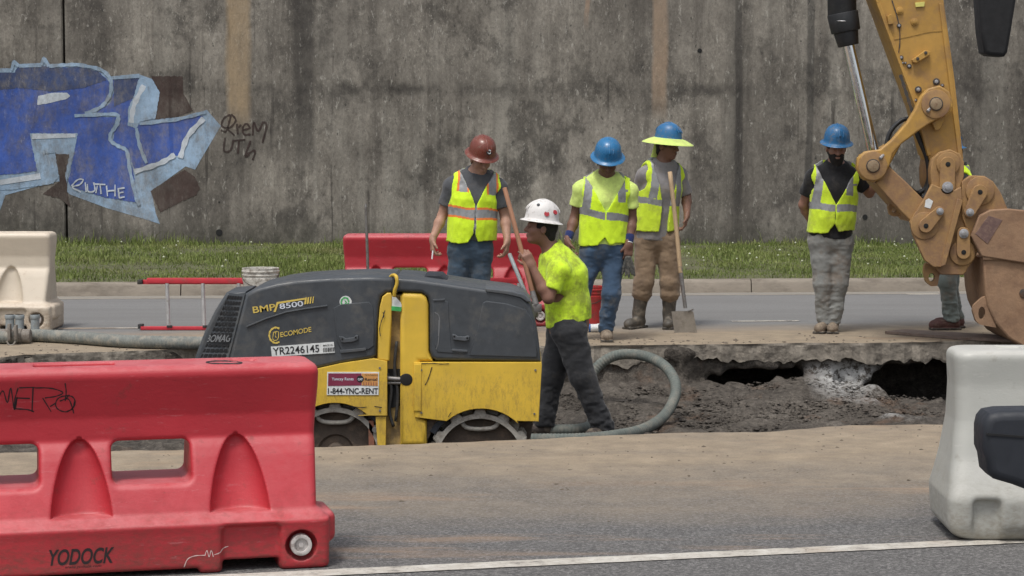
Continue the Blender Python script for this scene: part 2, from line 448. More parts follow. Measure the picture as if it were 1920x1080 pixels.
# ================================================================ SETTING
WALL_Y = 29.0
def wall_shade(nt, P):
    """stained old board-marked concrete"""
    a = noise(nt, P, .55, 6, .62, (1, 1, .55)); bb = noise(nt, P, 3.2, 7, .72, (1, 1, .45), 2); cc = noise(nt, P, 22, 4, .7, (1, 1, .6), 4)
    v = mth(nt, 'ADD', mth(nt, 'MULTIPLY', a, .42), mth(nt, 'ADD', mth(nt, 'MULTIPLY', bb, .36), mth(nt, 'MULTIPLY', cc, .22)))
    c = ramp(nt, v, [(.36, (.085, .076, .066)), (.45, (.185, .168, .145)), (.53, (.27, .246, .212)), (.63, (.40, .37, .32))])
    st = noise(nt, P, 2.2, 5, .65, (1, 1, .07), 6)                       # long vertical runs
    c = mix(nt, ramp(nt, st, [(.50, 0), (.66, .62)]), c, (.062, .055, .049))
    st2 = noise(nt, P, 3.1, 4, .6, (1, 1, .05), 9)
    c = mix(nt, ramp(nt, st2, [(.54, 0), (.68, .48)]), c, (.33, .31, .27))
    bl = noise(nt, P, 1.3, 8, .74, (1, 1, .8), 12)                        # black mould
    c = mix(nt, ramp(nt, bl, [(.52, 0), (.60, .55), (.68, .8)]), c, (.042, .039, .036))
    gr_n = noise(nt, P, 30, 5, .8, (1, 1, .6), 41)
    c = mix(nt, ramp(nt, gr_n, [(.52, 0), (.62, .34)]), c, (.07, .062, .055)); c = mix(nt, mth(nt, 'MULTIPLY', ramp(nt, noise(nt, P, 1.7, 4, .6, None, 44), [(.42, .1), (.6, 1)]), ramp(nt, noise(nt, P, 30, 4, .8, (1, 1, .5), 43), [(.56, 0), (.64, .6)])), c, (.46, .43, .375))
    cr_ = noise(nt, P, 7.5, 5, .62, (1, 1, .035), 71); cg_ = noise(nt, P, 1.1, 4, .6, None, 73)
    c = mix(nt, mth(nt, 'MULTIPLY', ramp(nt, cr_, [(.60, 0), (.66, .75)]), ramp(nt, cg_, [(.42, 0), (.56, 1)])), c, (.04, .036, .033)); c = mix(nt, ramp(nt, noise(nt, P, 1.0, 5, .6, (1, 1, .06), 77), [(.52, 0), (.66, .45)]), c, (.075, .068, .06))
    big_ = noise(nt, P, .33, 4, .6, (1, 1, .9), 47)
    c = mix(nt, ramp(nt, big_, [(.40, .42), (.52, 0)]), c, (.075, .067, .06)); c = mix(nt, ramp(nt, big_, [(.55, 0), (.68, .3)]), c, (.40, .365, .31))
    pk = noise(nt, P, 14, 5, .75, (1, 1, .35), 14)
    c = mix(nt, ramp(nt, pk, [(.60, 0), (.66, .65)]), c, (.40, .38, .34))
    pk2 = noise(nt, P, 19, 5, .75, (1, 1, .5), 17)
    c = mix(nt, ramp(nt, pk2, [(.62, 0), (.68, .8)]), c, (.03, .03, .03))
    # pour line at 2.3 m, darker and blotchy, and rust runs
    sx = _n(nt, 'ShaderNodeSeparateXYZ'); nt.links.new(P, sx.inputs[0])
    dz = mth(nt, 'ABSOLUTE', mth(nt, 'SUBTRACT', mth(nt, 'ADD', sx.outputs[2], mth(nt, 'MULTIPLY', noise(nt, P, 5, 5, .7), .30)), 2.45))
    ln = ramp(nt, dz, [(.02, .75), (.12, 0)])
    ln = mth(nt, 'MULTIPLY', ln, ramp(nt, noise(nt, P, 1.1, 6, .7, (1, 1, .4), 21), [(.44, 0), (.60, .9)]))
    c = mix(nt, ln, c, (.035, .032, .030))
    def band(x, w_, z_lo, amt, colr):
        nonlocal c
        dx = mth(nt, 'ABSOLUTE', mth(nt, 'SUBTRACT', mth(nt, 'ADD', sx.outputs[0], mth(nt, 'MULTIPLY', noise(nt, P, 4, 3, .6, (1, 1, .3)), .12)), x+.06))
        f = ramp(nt, mth(nt, 'DIVIDE', dx, w_*2), [(.36, 1), (.60, 0)])
        g = ramp(nt, mth(nt, 'MULTIPLY', mth(nt, 'SUBTRACT', sx.outputs[2], z_lo), 1.6), [(.0, 0), (.6, 1)])
        k = mth(nt, 'MULTIPLY', mth(nt, 'MULTIPLY', f, g), ramp(nt, bb, [(.3, amt*.55), (.6, amt)]))
        c = mix(nt, k, c, colr)
    band(at(447, 100, WALL_Y).x, .16, at(447, 250, WALL_Y).z, .85, (.36, .27, .17))
    band(at(1237, 100, WALL_Y).x, .10, at(1237, 230, WALL_Y).z, .7, (.36, .26, .18))
    band(at(1100, 30, WALL_Y).x, .03, at(1100, 60, WALL_Y).z, .6, (.32, .21, .14))
    band(at(570, 100, WALL_Y).x, .14, at(570, 330, WALL_Y).z, .5, (.035, .033, .032))
    band(at(1385, 100, WALL_Y).x, .05, at(1385, 420, WALL_Y).z, .6, (.035, .033, .032))
    band(at(1520, 100, WALL_Y).x, .05, at(1520, 420, WALL_Y).z, .6, (.03, .03, .03))
    # the foot of the wall, darker and fading out upwards
    ft = ramp(nt, mth(nt, 'ADD', sx.outputs[2], mth(nt, 'MULTIPLY', bb, .5)), [(.40, .75), (.85, 0)])
    c = mix(nt, ft, c, (.055, .055, .042))
    h = mth(nt, 'ADD', mth(nt, 'MULTIPLY', pk, .6), mth(nt, 'ADD', mth(nt, 'MULTIPLY', cc, .5), mth(nt, 'MULTIPLY', bb, .6)))
    return c, h
def wall_mat(name, paint=None, worn=.5):
    m, nt, b, P = newmat(name)
    c, h = wall_shade(nt, P)
    if paint:
        w1 = noise(nt, P, 9, 7, .75, (1, 1, .6), 30); w2 = noise(nt, P, 1.6, 4, .6, (1, 1, .8), 33)
        v = mth(nt, 'ADD', mth(nt, 'MULTIPLY', w1, .65), mth(nt, 'MULTIPLY', w2, .35))
        k = ramp(nt, v, [(.30, .97), (.47, 1-worn*.35), (.60, 1-worn)])
        pc = ramp(nt, noise(nt, P, 2.3, 3, .6, None, 37), [(.35, tuple(x*.72 for x in paint)), (.65, tuple(min(1, x*1.22) for x in paint))])
        c = mix(nt, k, c, pc)
    nt.links.new(c, b.inputs['Base Color']); b.inputs['Roughness'].default_value = .93; b.inputs['Specular IOR Level'].default_value = .25
    bump(nt, b, h, .55, .03); return m
M_WALL = wall_mat('stained_concrete')
M_BLACK = mat('black_gap', (.012, .012, .012), .9)
M_IRON = mat('dark_iron', (.05, .045, .04), .6, (.15, .07, .03), .5)

wall = empty('retaining_wall', (0, WALL_Y, .1))
tag(wall, 'tall stained grey concrete retaining wall with blue graffiti behind the grass', 'wall')
jx = at(122, 250, WALL_Y).x
def slab(x0, x1):
    bm = bmesh.new(); bmesh.ops.create_cube(bm, size=1)
    bmesh.ops.scale(bm, vec=(x1-x0, .5, 6.4), verts=bm.verts); bmesh.ops.translate(bm, vec=((x0+x1)/2, WALL_Y+.25, 3.0), verts=bm.verts)
    bmesh.ops.bevel(bm, geom=list(bm.edges), offset=.012, segments=2, affect='EDGES')
    me = bpy.data.meshes.new('wall_panel'); bm.to_mesh(me); bm.free(); return link('wall_panel', me, M_WALL, wall)
xs = [-30, -17.5, jx-.02]
for a, b in ((-30, -17.6), (-17.57, jx-.017), (jx+.017, 8.75), (8.78, 20), (20.03, 34)): slab(a, b)
box('joint_filler', ((jx), WALL_Y+.35, 3.0), (.3, .2, 3.1), M_BLACK, wall, 0)
box('coping', (2, WALL_Y+.25, 6.3), (32, .32, .11), M_WALL, wall, .02)
for hx, hy, r in ((411, 436, .045), (411, 379, .012), (1622, 407, .035), (1312, 95, .03)):
    c = at(hx, hy, WALL_Y-.002); cyl('weep_hole', c+Vector((0, -.004, 0)), c+Vector((0, .004, 0)), r, r, M_BLACK, wall, 20)
# graffiti (flat paint on the wall)
G_BLUE = wall_mat('graffiti_blue', (.04, .10, .40), .6); G_NAVY = wall_mat('graffiti_navy', (.03, .06, .17), .7)
G_PALE = wall_mat('graffiti_pale', (.31, .44, .60), .68); G_BROWN = wall_mat('graffiti_brown', (.058, .038, .034), .42)
G_INK = wall_mat('graffiti_ink', (.045, .03, .028), .25); G_WHITE = wall_mat('graffiti_white', (.55, .6, .66), .4)
gy = WALL_Y
gr = flat('graffiti', [(-170, 128), (22, 128), (26, 112), (36, 120), (78, 118), (82, 105), (92, 120), (150, 118), (190, 128), (212, 146), (262, 140), (285, 148), (300, 172), (292, 222),
      (340, 220), (388, 206), (414, 236), (376, 300), (366, 318), (348, 312), (284, 358), (292, 400), (300, 420), (262, 408), (200, 390), (130, 364), (110, 340), (60, 352), (10, 366), (0, 395), (-170, 395)], gy, G_PALE, wall, .0024)
def gp(pts, m, dy):
    out = []                                                # spray paint never has a ruled edge
    for i in range(len(pts)):
        (x0, y0), (x1, y1) = pts[i], pts[(i+1) % len(pts)]; n = max(1, int(math.hypot(x1-x0, y1-y0)/3))
        for k in range(n):
            t = k/n; j = 0 if k == 0 else 1; out.append((x0+(x1-x0)*t+j*rp.uniform(-.8, .8), y0+(y1-y0)*t+j*rp.uniform(-.8, .8)))
    return flat('paint_shape', out, gy, m, gr, dy)
rp = random.Random(2)
gp([(284, 143), (342, 143), (344, 176), (362, 208), (330, 220), (290, 224), (294, 180)], G_BROWN, .0044)
gp([(282, 358), (346, 318), (366, 332), (375, 352), (368, 366), (344, 376), (300, 398)], G_BROWN, .0044)
gp([(104, 288), (130, 290), (126, 360), (132, 388), (112, 372), (80, 364), (112, 340)], G_BROWN, .0044)
gp([(-170, 138), (28, 136), (34, 126), (86, 124), (98, 128), (150, 126), (184, 134), (204, 152), (206, 176), (192, 198), (162, 212), (140, 218), (218, 220), (208, 248), (206, 264), (238, 280), (250, 320), (258, 380), (196, 370), (134, 350), (128, 340), (144, 262), (144, 252), (60, 250), (72, 320), (30, 326), (-170, 336)], G_BLUE, .0064)
gp([(-170, 138), (28, 136), (34, 126), (86, 124), (98, 128), (150, 126), (184, 134), (200, 150), (160, 164), (100, 172), (40, 165), (-170, 180)], G_NAVY, .0084)
gp([(212, 150), (262, 146), (252, 180), (242, 215), (246, 236), (258, 236), (268, 228), (300, 230), (345, 222), (382, 216), (352, 256), (334, 292), (322, 292), (280, 312), (252, 318), (240, 280), (212, 264), (214, 248), (226, 222), (218, 216), (180, 212), (206, 194), (214, 172)], G_BLUE, .0066)
gp([(214, 150), (262, 146), (250, 184), (214, 200)], G_NAVY, .0086)
gp([(262, 142), (285, 148), (300, 174), (292, 222), (262, 228), (256, 240), (240, 236), (240, 206), (252, 178)], G_PALE, .0092)
gp([(72, 180), (100, 174), (126, 174), (132, 180), (124, 186), (98, 192), (70, 197)], G_WHITE, .0090)
gp([(56, 250), (146, 250), (140, 280), (128, 330), (126, 345), (116, 300), (104, 286), (84, 288), (112, 330), (100, 344), (20, 356), (-170, 362), (-170, 340), (60, 330), (70, 322)], G_PALE, .0074)
gp([(104, 289), (130, 289), (122, 330), (116, 318)], G_BROWN, .0096)
def gs(strokes, wpx, m, dy): return ribbon('paint_line', strokes, wpx, gy, m, gr, dy)
gs([[(-170, 132), (22, 132)], [(22, 132), (26, 114)], [(26, 116), (36, 124)], [(36, 124), (78, 122)], [(78, 122), (82, 108)], [(83, 110), (92, 124)], [(92, 124), (120, 122), (150, 122), (192, 132), (208, 152), (206, 178), (190, 200), (160, 213)],
    [(140, 217), (212, 214), (222, 220), (220, 234), (208, 250), (208, 264), (222, 274), (238, 284), (244, 320), (256, 372), (262, 385)],
    [(210, 146), (262, 142)], [(256, 240), (262, 272), (275, 306)], [(262, 232), (330, 224), (386, 210)]], 6.5, G_PALE, .0104)
gs([[(270, 160), (252, 196), (246, 230)], [(382, 222), (352, 256), (338, 296)], [(252, 322), (300, 306), (328, 290)], [(60, 256), (142, 254)], [(0, 342), (76, 330)]], 9, G_WHITE, .0108)
gs([[(134, 349), (146, 337), (156, 337), (150, 346), (136, 351), (152, 360)], [(160, 342), (162, 360)], [(164, 345), (166, 359), (178, 357), (176, 342)], [(180, 362), (183, 348)], [(176, 345), (198, 346)], [(188, 347), (190, 364)],
    [(200, 348), (202, 368)], [(201, 358), (216, 357)], [(216, 346), (216, 368)], [(222, 353), (224, 371)], [(222, 354), (234, 352)], [(223, 362), (232, 360)], [(224, 371), (234, 369)]], 2.6, G_WHITE, .0124)
tagw = ribbon('graffiti', [[(414, 244), (424, 246), (430, 228), (432, 216), (420, 222), (416, 236), (430, 240), (442, 226), (434, 214)], [(424, 240), (440, 254)], [(444, 232), (446, 252)], [(446, 240), (452, 234)],
    [(456, 244), (468, 240), (462, 232), (455, 240), (458, 252), (470, 252)], [(474, 254), (476, 230), (484, 246), (494, 228)], [(494, 228), (500, 236), (492, 268)],
    [(422, 258), (420, 282), (432, 282), (438, 262)], [(436, 264), (460, 262)], [(448, 262), (446, 288)], [(470, 264), (460, 292), (468, 290)], [(462, 290), (478, 282), (474, 300)]], 3.6, gy, G_INK, wall, .0026)

# ---- ground -------------------------------------------------------------
def ground_mat(name, kind):
    m, nt, b, P = newmat(name)
    sx = _n(nt, 'ShaderNodeSeparateXYZ'); nt.links.new(P, sx.inputs[0])
    big = noise(nt, P, .8, 5, .6, (.45, 1, 1)); med = noise(nt, P, 5, 6, .7); fin = noise(nt, P, 95, 3, .7); agg = noise(nt, P, 75, 4, .85, None, 3)
    asp = ramp(nt, agg, [(.36, (.045, .044, .045)), (.50, (.102, .099, .097)), (.62, (.25, .243, .235))])
    asp = mix(nt, ramp(nt, med, [(.35, .0), (.7, .35)]), asp, (.13, .125, .12))
    dirt = ramp(nt, med, [(.3, (.235, .185, .130)), (.6, (.325, .262, .187)), (.75, (.375, .315, .235))])
    dirt = mix(nt, ramp(nt, fin, [(.35, .35), (.55, 0)]), dirt, (.13, .11, .09))
    org = noise(nt, P, 1.4, 6, .68, (.35, 1, 1), 8)
    dirt = mix(nt, ramp(nt, org, [(.57, 0), (.68, .4)]), dirt, (.33, .185, .09))
    # how far the dirt reaches: worked ground round the trench
    def win(a, b_, s, wob):                        # 1 inside a..b along y, edges wobbling
        y = mth(nt, 'ADD', sx.outputs[1], mth(nt, 'MULTIPLY', mth(nt, 'SUBTRACT', big, .5), wob))
        y = mth(nt, 'SUBTRACT', y, mth(nt, 'MULTIPLY', sx.outputs[0], .12))
        lo = mth(nt, 'DIVIDE', mth(nt, 'SUBTRACT', y, a), s, True); hi = mth(nt, 'DIVIDE', mth(nt, 'SUBTRACT', b_, y), s, True)
        return mth(nt, 'MULTIPLY', lo, hi)
    if kind == 'near':
        k = mth(nt, 'MULTIPLY', win(9.3, 40, 1.9, 2.6), ramp(nt, noise(nt, P, 2.6, 6, .72, (.4, 1, 1), 51), [(.30, .72), (.52, 1)]))
        k2 = mth(nt, 'MULTIPLY', ramp(nt, noise(nt, P, 1.3, 7, .7, (.22, 1.6, 1), 55), [(.55, 0), (.68, .6)]), win(8.2, 11, .8, 1.0))
        c = mix(nt, mth(nt, 'MULTIPLY', k, ramp(nt, med, [(.25, .80), (.6, 1)])), asp, dirt)
        c = mix(nt, k2, c, (.35, .235, .15))
    else:
        far = ramp(nt, agg, [(.3, (.135, .135, .135)), (.7, (.235, .232, .226))])
        far = mix(nt, ramp(nt, noise(nt, P, 2.2, 5, .6, (.15, 1, 1), 2), [(.42, 0), (.62, .5)]), far, (.15, .147, .144))
        k = win(5, 19.1, .9, 1.4)
        c = mix(nt, mth(nt, 'MULTIPLY', k, ramp(nt, med, [(.25, .82), (.6, 1)])), far, dirt)
        gut = mth(nt, 'DIVIDE', mth(nt, 'SUBTRACT', mth(nt, 'SUBTRACT', sx.outputs[1], mth(nt, 'MULTIPLY', sx.outputs[0], .083)), 22.35), .3, True)
        c = mix(nt, mth(nt, 'MULTIPLY', gut, .7), c, (.27, .245, .205))
    nt.links.new(c, b.inputs['Base Color']); b.inputs['Roughness'].default_value = .9; b.inputs['Specular IOR Level'].default_value = .3
    bump(nt, b, mth(nt, 'ADD', mth(nt, 'MULTIPLY', agg, .6), mth(nt, 'ADD', mth(nt, 'MULTIPLY', med, .7), mth(nt, 'MULTIPLY', fin, .5))), .35, .008)
    return m
M_NEAR = ground_mat('asphalt_near', 'near'); M_FAR = ground_mat('asphalt_far', 'far')
rg = random.Random(5)
def ragged(pts, step, amp):
    out = []
    for i in range(len(pts)-1):
        a, b = Vector(pts[i]), Vector(pts[i+1]); n = max(1, int((b-a).length/step))
        for k in range(n):
            p = a.lerp(b, k/n); out.append((p.x+(rg.uniform(-amp, amp)*.5 if i+k else 0), p.y+(rg.uniform(-amp, amp) if i+k else 0)))
    out.append(tuple(pts[-1])); return out
def g2(px, py): p = gnd(px, py); return (p.x, p.y)
near_edge = ragged([(-5.2, 11.2), g2(600, 839), g2(790, 832), g2(1000, 824), g2(1110, 818), g2(1270, 812), g2(1440, 810), g2(1500, 805), g2(1590, 797), g2(1780, 796), (5.6, 12.9)], .07, .018)
far_edge = ragged([(-4.95, 15.0), g2(45, 665), g2(360, 654), g2(700, 651), g2(1100, 648), g2(1300, 646), g2(1500, 643), g2(1640, 643), g2(1780, 640), (5.6, 17.9)], .06, .02)
def sheet(name, loops, m, label=None):
    bm = bmesh.new(); vs = [bm.verts.new((x, y, 0)) for x, y in loops]
    f = bm.faces.new(vs); bmesh.ops.triangulate(bm, faces=[f]); bmesh.ops.recalc_face_normals(bm, faces=bm.faces)
    for f in bm.faces:
        if f.normal.z < 0: f.normal_flip()
    me = bpy.data.meshes.new(name); bm.to_mesh(me); bm.free(); o = link(name, me, m); o['kind'] = 'structure'; return o
XL, XR = -60, 60
def strip_sheet(name, E, f0, f1, m):
    """sheet between y=f0(x) and y=f1(x); either may be the ragged edge E"""
    V = []; F = []
    for x, y in E: V += [(x, f0(x, y), 0), (x, f1(x, y), 0)]
    for i in range(len(E)-1): F.append((2*i, 2*i+2, 2*i+3, 2*i+1))
    me = bpy.data.meshes.new(name); me.from_pydata(V, [], F); o = link(name, me, m); o['kind'] = 'structure'; return o
near_edge = sorted(near_edge); far_edge = sorted(far_edge)
near_edge[0] = (-5.2, 11.2); far_edge[0] = (-5.2, 13.5)
NE_, FE_ = np.array(near_edge), np.array(far_edge)
strip_sheet('road', [(XL, 11.2)]+near_edge+[(XR, 12.9)], lambda x, y: -30, lambda x, y: y, M_NEAR)
KA = gnd(100, 556); KB = gnd(1840, 546)
ks = (KB.y-KA.y)/(KB.x-KA.x)
def kerb_y(x): return KA.y+(x-KA.x)*ks
strip_sheet('road', far_edge, lambda x, y: y, lambda x, y: kerb_y(x)+.05, M_FAR)
strip_sheet('road', [(XL, 11.2), near_edge[0]], lambda x, y: y, lambda x, y: kerb_y(x)+.05, M_FAR)
strip_sheet('road', [(near_edge[-1][0], near_edge[-1][1]), (XR, 12.9)], lambda x, y: y, lambda x, y: kerb_y(x)+.05, M_FAR)

# ---- trench -------------------------------------------------------------
def earth_mat(name):
    m, nt, b, P = newmat(name)
    sx = _n(nt, 'ShaderNodeSeparateXYZ'); nt.links.new(P, sx.inputs[0])
    a = noise(nt, P, 1.6, 6, .7); f = noise(nt, P, 18, 6, .75, None, 2); g = noise(nt, P, 60, 3, .7, None, 5)
    v = mth(nt, 'ADD', mth(nt, 'MULTIPLY', a, .3), mth(nt, 'ADD', mth(nt, 'MULTIPLY', f, .45), mth(nt, 'MULTIPLY', g, .25)))
    c = ramp(nt, v, [(.36, (.022, .019, .017)), (.47, (.072, .063, .054)), (.56, (.125, .110, .094)), (.68, (.23, .208, .18))])
    rd = noise(nt, P, 1.7, 5, .65, None, 9)
    c = mix(nt, ramp(nt, rd, [(.57, 0), (.68, .5)]), c, (.16, .095, .06))
    wx = mth(nt, 'ABSOLUTE', mth(nt, 'SUBTRACT', sx.outputs[0], at(1575, 700, 17.8).x)); wz = mth(nt, 'ABSOLUTE', mth(nt, 'SUBTRACT', sx.outputs[2], -.27))
    wh = mth(nt, 'MULTIPLY', ramp(nt, wx, [(.12, 1), (.38, 0)]), ramp(nt, wz, [(.04, 1), (.13, 0)]))
    c = mix(nt, mth(nt, 'MULTIPLY', wh, ramp(nt, f, [(.42, 0), (.52, .9)])), c, (.50, .50, .49))
    nt.links.new(c, b.inputs['Base Color']); b.inputs['Roughness'].default_value = .95; b.inputs['Specular IOR Level'].default_value = .2
    bump(nt, b, mth(nt, 'ADD', f, mth(nt, 'MULTIPLY', g, .5)), .8, .03); return m
M_EARTH = earth_mat('wet_earth')
M_SLAB = mat('broken_concrete', (.27, .24, .20), .92, (.07, .06, .05), .42, 7, bmp=.8, bscale=30, var=.35, spec=.2)
def edge_y(E, x):
    A_ = NE_ if E is near_edge else FE_
    return np.interp(x, A_[:, 0], A_[:, 1])
def build_trench():
    h = .026
    v = Vox((-5.4, 10.9, -1.3), (5.9, 19.3, -.02), h)
    X, Y, Z = v.ax[0][:, None, None], v.ax[1][None, :, None], v.ax[2][None, None, :]
    fe = edge_y(far_edge, v.ax[0]).astype(np.float32)[:, None, None]
    ne = edge_y(near_edge, v.ax[0]).astype(np.float32)[:, None, None]
    # floor, piling against the far side
    prof = np.interp(v.ax[0], [-5, -1.5, .3, 1.3, 2.2, 3.2, 5], [-.5, -.5, -.47, -.46, -.43, -.42, -.40]).astype(np.float32)[:, None, None]
    bank = np.interp(v.ax[0], [-5, .2, .7, 1.2, 1.7, 2.2, 2.9, 3.4, 5], [.10, .16, .14, .12, .11, .16, .08, .0, .0]).astype(np.float32)[:, None, None]
    rise = bank*np.clip((Y-(fe-1.3))/1.2, 0, 1)**1.3
    floor = Z-(prof+rise)
    over = .05+.02*np.sin(X*5)                                         # how far the soil is eaten back under the slab
    wallf = (fe+over-Y)*.85
    walln = (Y-(ne-.10))*.85
    side = np.minimum(5.5-X, X+5.15)
    v.F = np.minimum(floor, np.minimum(np.minimum(wallf, walln), side)).astype(np.float32)
    for px, py, rx, rz, dep in ((1400, 708, .44, .15, .60), (1325, 716, .24, .12, .35), (1460, 700, .25, .09, .45), (1690, 728, .36, .22, .75), (1775, 722, .5, .24, .8), (1660, 745, .28, .15, .6), (1180, 690, .5, .06, .3), (1130, 712, .35, .06, .35), (1000, 700, .4, .09, .4), (1900, 715, .5, .18, .9)):
        c = at(px, py, 17.75); v.ell((c.x, 17.9, c.z), (rx, dep, rz), k=.05, op='s')
    v.wrinkle(.08, 3.2, 4, 1); v.wrinkle(.05, 9, 3, 4)
    o = v.build('trench_floor', M_EARTH); o['kind'] = 'structure'
    # keep everything under the road sheets
    me = o.data; co = np.empty(len(me.vertices)*3, np.float32); me.vertices.foreach_get('co', co); co = co.reshape(-1, 3)
    inside = (edge_y(near_edge, co[:, 0])-.02 < co[:, 1]) & (co[:, 1] < edge_y(far_edge, co[:, 0])+.02)
    co[:, 2] = np.where(inside, np.minimum(co[:, 2], -.02), np.minimum(co[:, 2], -.03)); me.vertices.foreach_set('co', co.ravel())
build_trench()
def slab_face(name, E, depth, sgn):
    """the broken edge of the paving slab seen inside the trench"""
    V = []; F = []; nz = 9; xs_ = []
    P = []
    for i in range(len(E)-1):
        a, b = Vector(E[i]), Vector(E[i+1])
        for k in range(4): P.append(a.lerp(b, k/4))
    P.append(Vector(E[-1]))
    P_ = np.array([(p.x, p.y) for p in P])
    for k in range(nz):
        z = -depth*k/(nz-1)
        n = fbm(np.stack([P_[:, 0]*6, P_[:, 1]*3, np.full(len(P_), z*9)], 1), 4)
        n2 = fbm(np.stack([P_[:, 0]*3+9, P_[:, 1]*3, np.zeros(len(P_))], 1), 3)
        n3 = fbm(np.stack([P_[:, 0]*16+3, P_[:, 1]*5, np.zeros(len(P_))], 1), 3)
        off = (0 if k == 0 else .05*n+.012*k/nz)*1.0
        for i, p in enumerate(P): V.append((p.x, p.y+sgn*(off[i] if k else -.0), z*(1+(1.0*n2[i]+.7*n3[i] if k else 0))))
    N = len(P)
    for k in range(nz):
        if k == nz-1: break
        for i in range(N-1): F.append((k*N+i, k*N+i+1, (k+1)*N+i+1, (k+1)*N+i))
    # underside running back into the soil
    b0 = len(V)
    for i, p in enumerate(P): V.append((p.x, p.y+sgn*1.2, V[(nz-1)*N+i][2]-.01))
    for i in range(N-1): F.append(((nz-1)*N+i, (nz-1)*N+i+1, b0+i+1, b0+i))
    me = bpy.data.meshes.new(name); me.from_pydata(V, [], F); o = link(name, me, M_SLAB); o['kind'] = 'structure'
slab_face('trench_wall', [p for p in far_edge], .145, 1)
slab_face('trench_wall', [p for p in near_edge], .14, -1)

# ---- kerb, verge --------------------------------------------------------
M_KERB = mat('kerb_concrete', (.235, .205, .168), .9, (.12, .10, .08), .45, 3, bmp=.5, bscale=40, stretch=(.5, 1, 1), spec=.25)
def along(x, off): return kerb_y(x)+off
def kerb():
    bm = bmesh.new(); joints = [-60]; x = at(1407, 540, 23.1).x-3.05*18
    while x < 60: joints.append(x); x += 3.05
    for a, b in zip(joints[:-1], joints[1:]):
        a += .006; b -= .006
        pr = [(0, -.05), (.03, .10), (.055, .128), (.09, .135), (.17, .14), (.17, -.05)]
        va = [bm.verts.new((a, along(a, o), z)) for o, z in pr]; vb = [bm.verts.new((b, along(b, o), z)) for o, z in pr]
        n = len(pr)
        for i in range(n): bm.faces.new((va[i], vb[i], vb[(i+1) % n], va[(i+1) % n]))
        bm.faces.new(va[::-1]); bm.faces.new(vb)
    bmesh.ops.recalc_face_normals(bm, faces=bm.faces)
    me = bpy.data.meshes.new('kerb'); bm.to_mesh(me); bm.free(); o = link('kerb', me, M_KERB); o['kind'] = 'structure'; shade_auto(o, 50)
kerb()
M_SOIL = mat('verge_soil', (.10, .105, .05), .95, (.07, .055, .04), .5, 3, bmp=.6, bscale=20)
bm = bmesh.new()
vv = []
for i in range(121):
    x = -60+i
    vv.append([bm.verts.new((x, along(x, .165), .10)), bm.verts.new((x, along(x, .5), .15)), bm.verts.new((x, 27, .19+.02*math.sin(x))), bm.verts.new((x, 29.4, .2))])
for a, b in zip(vv[:-1], vv[1:]):
    for k in range(3): bm.faces.new((a[k], b[k], b[k+1], a[k+1]))
me = bpy.data.meshes.new('verge'); bm.to_mesh(me); bm.free(); o = link('verge', me, M_SOIL, smooth=True); o['kind'] = 'structure'
sheet('ground', [(-90, 29.5), (90, 29.5), (90, 120), (-90, 120)], M_SOIL).location.z = -.05
def vz(x, y):
    return np.interp(y-(KA.y+(x-KA.x)*ks), [.165, .5, 27-KA.y, 6.6], [.10, .15, .19, .2])
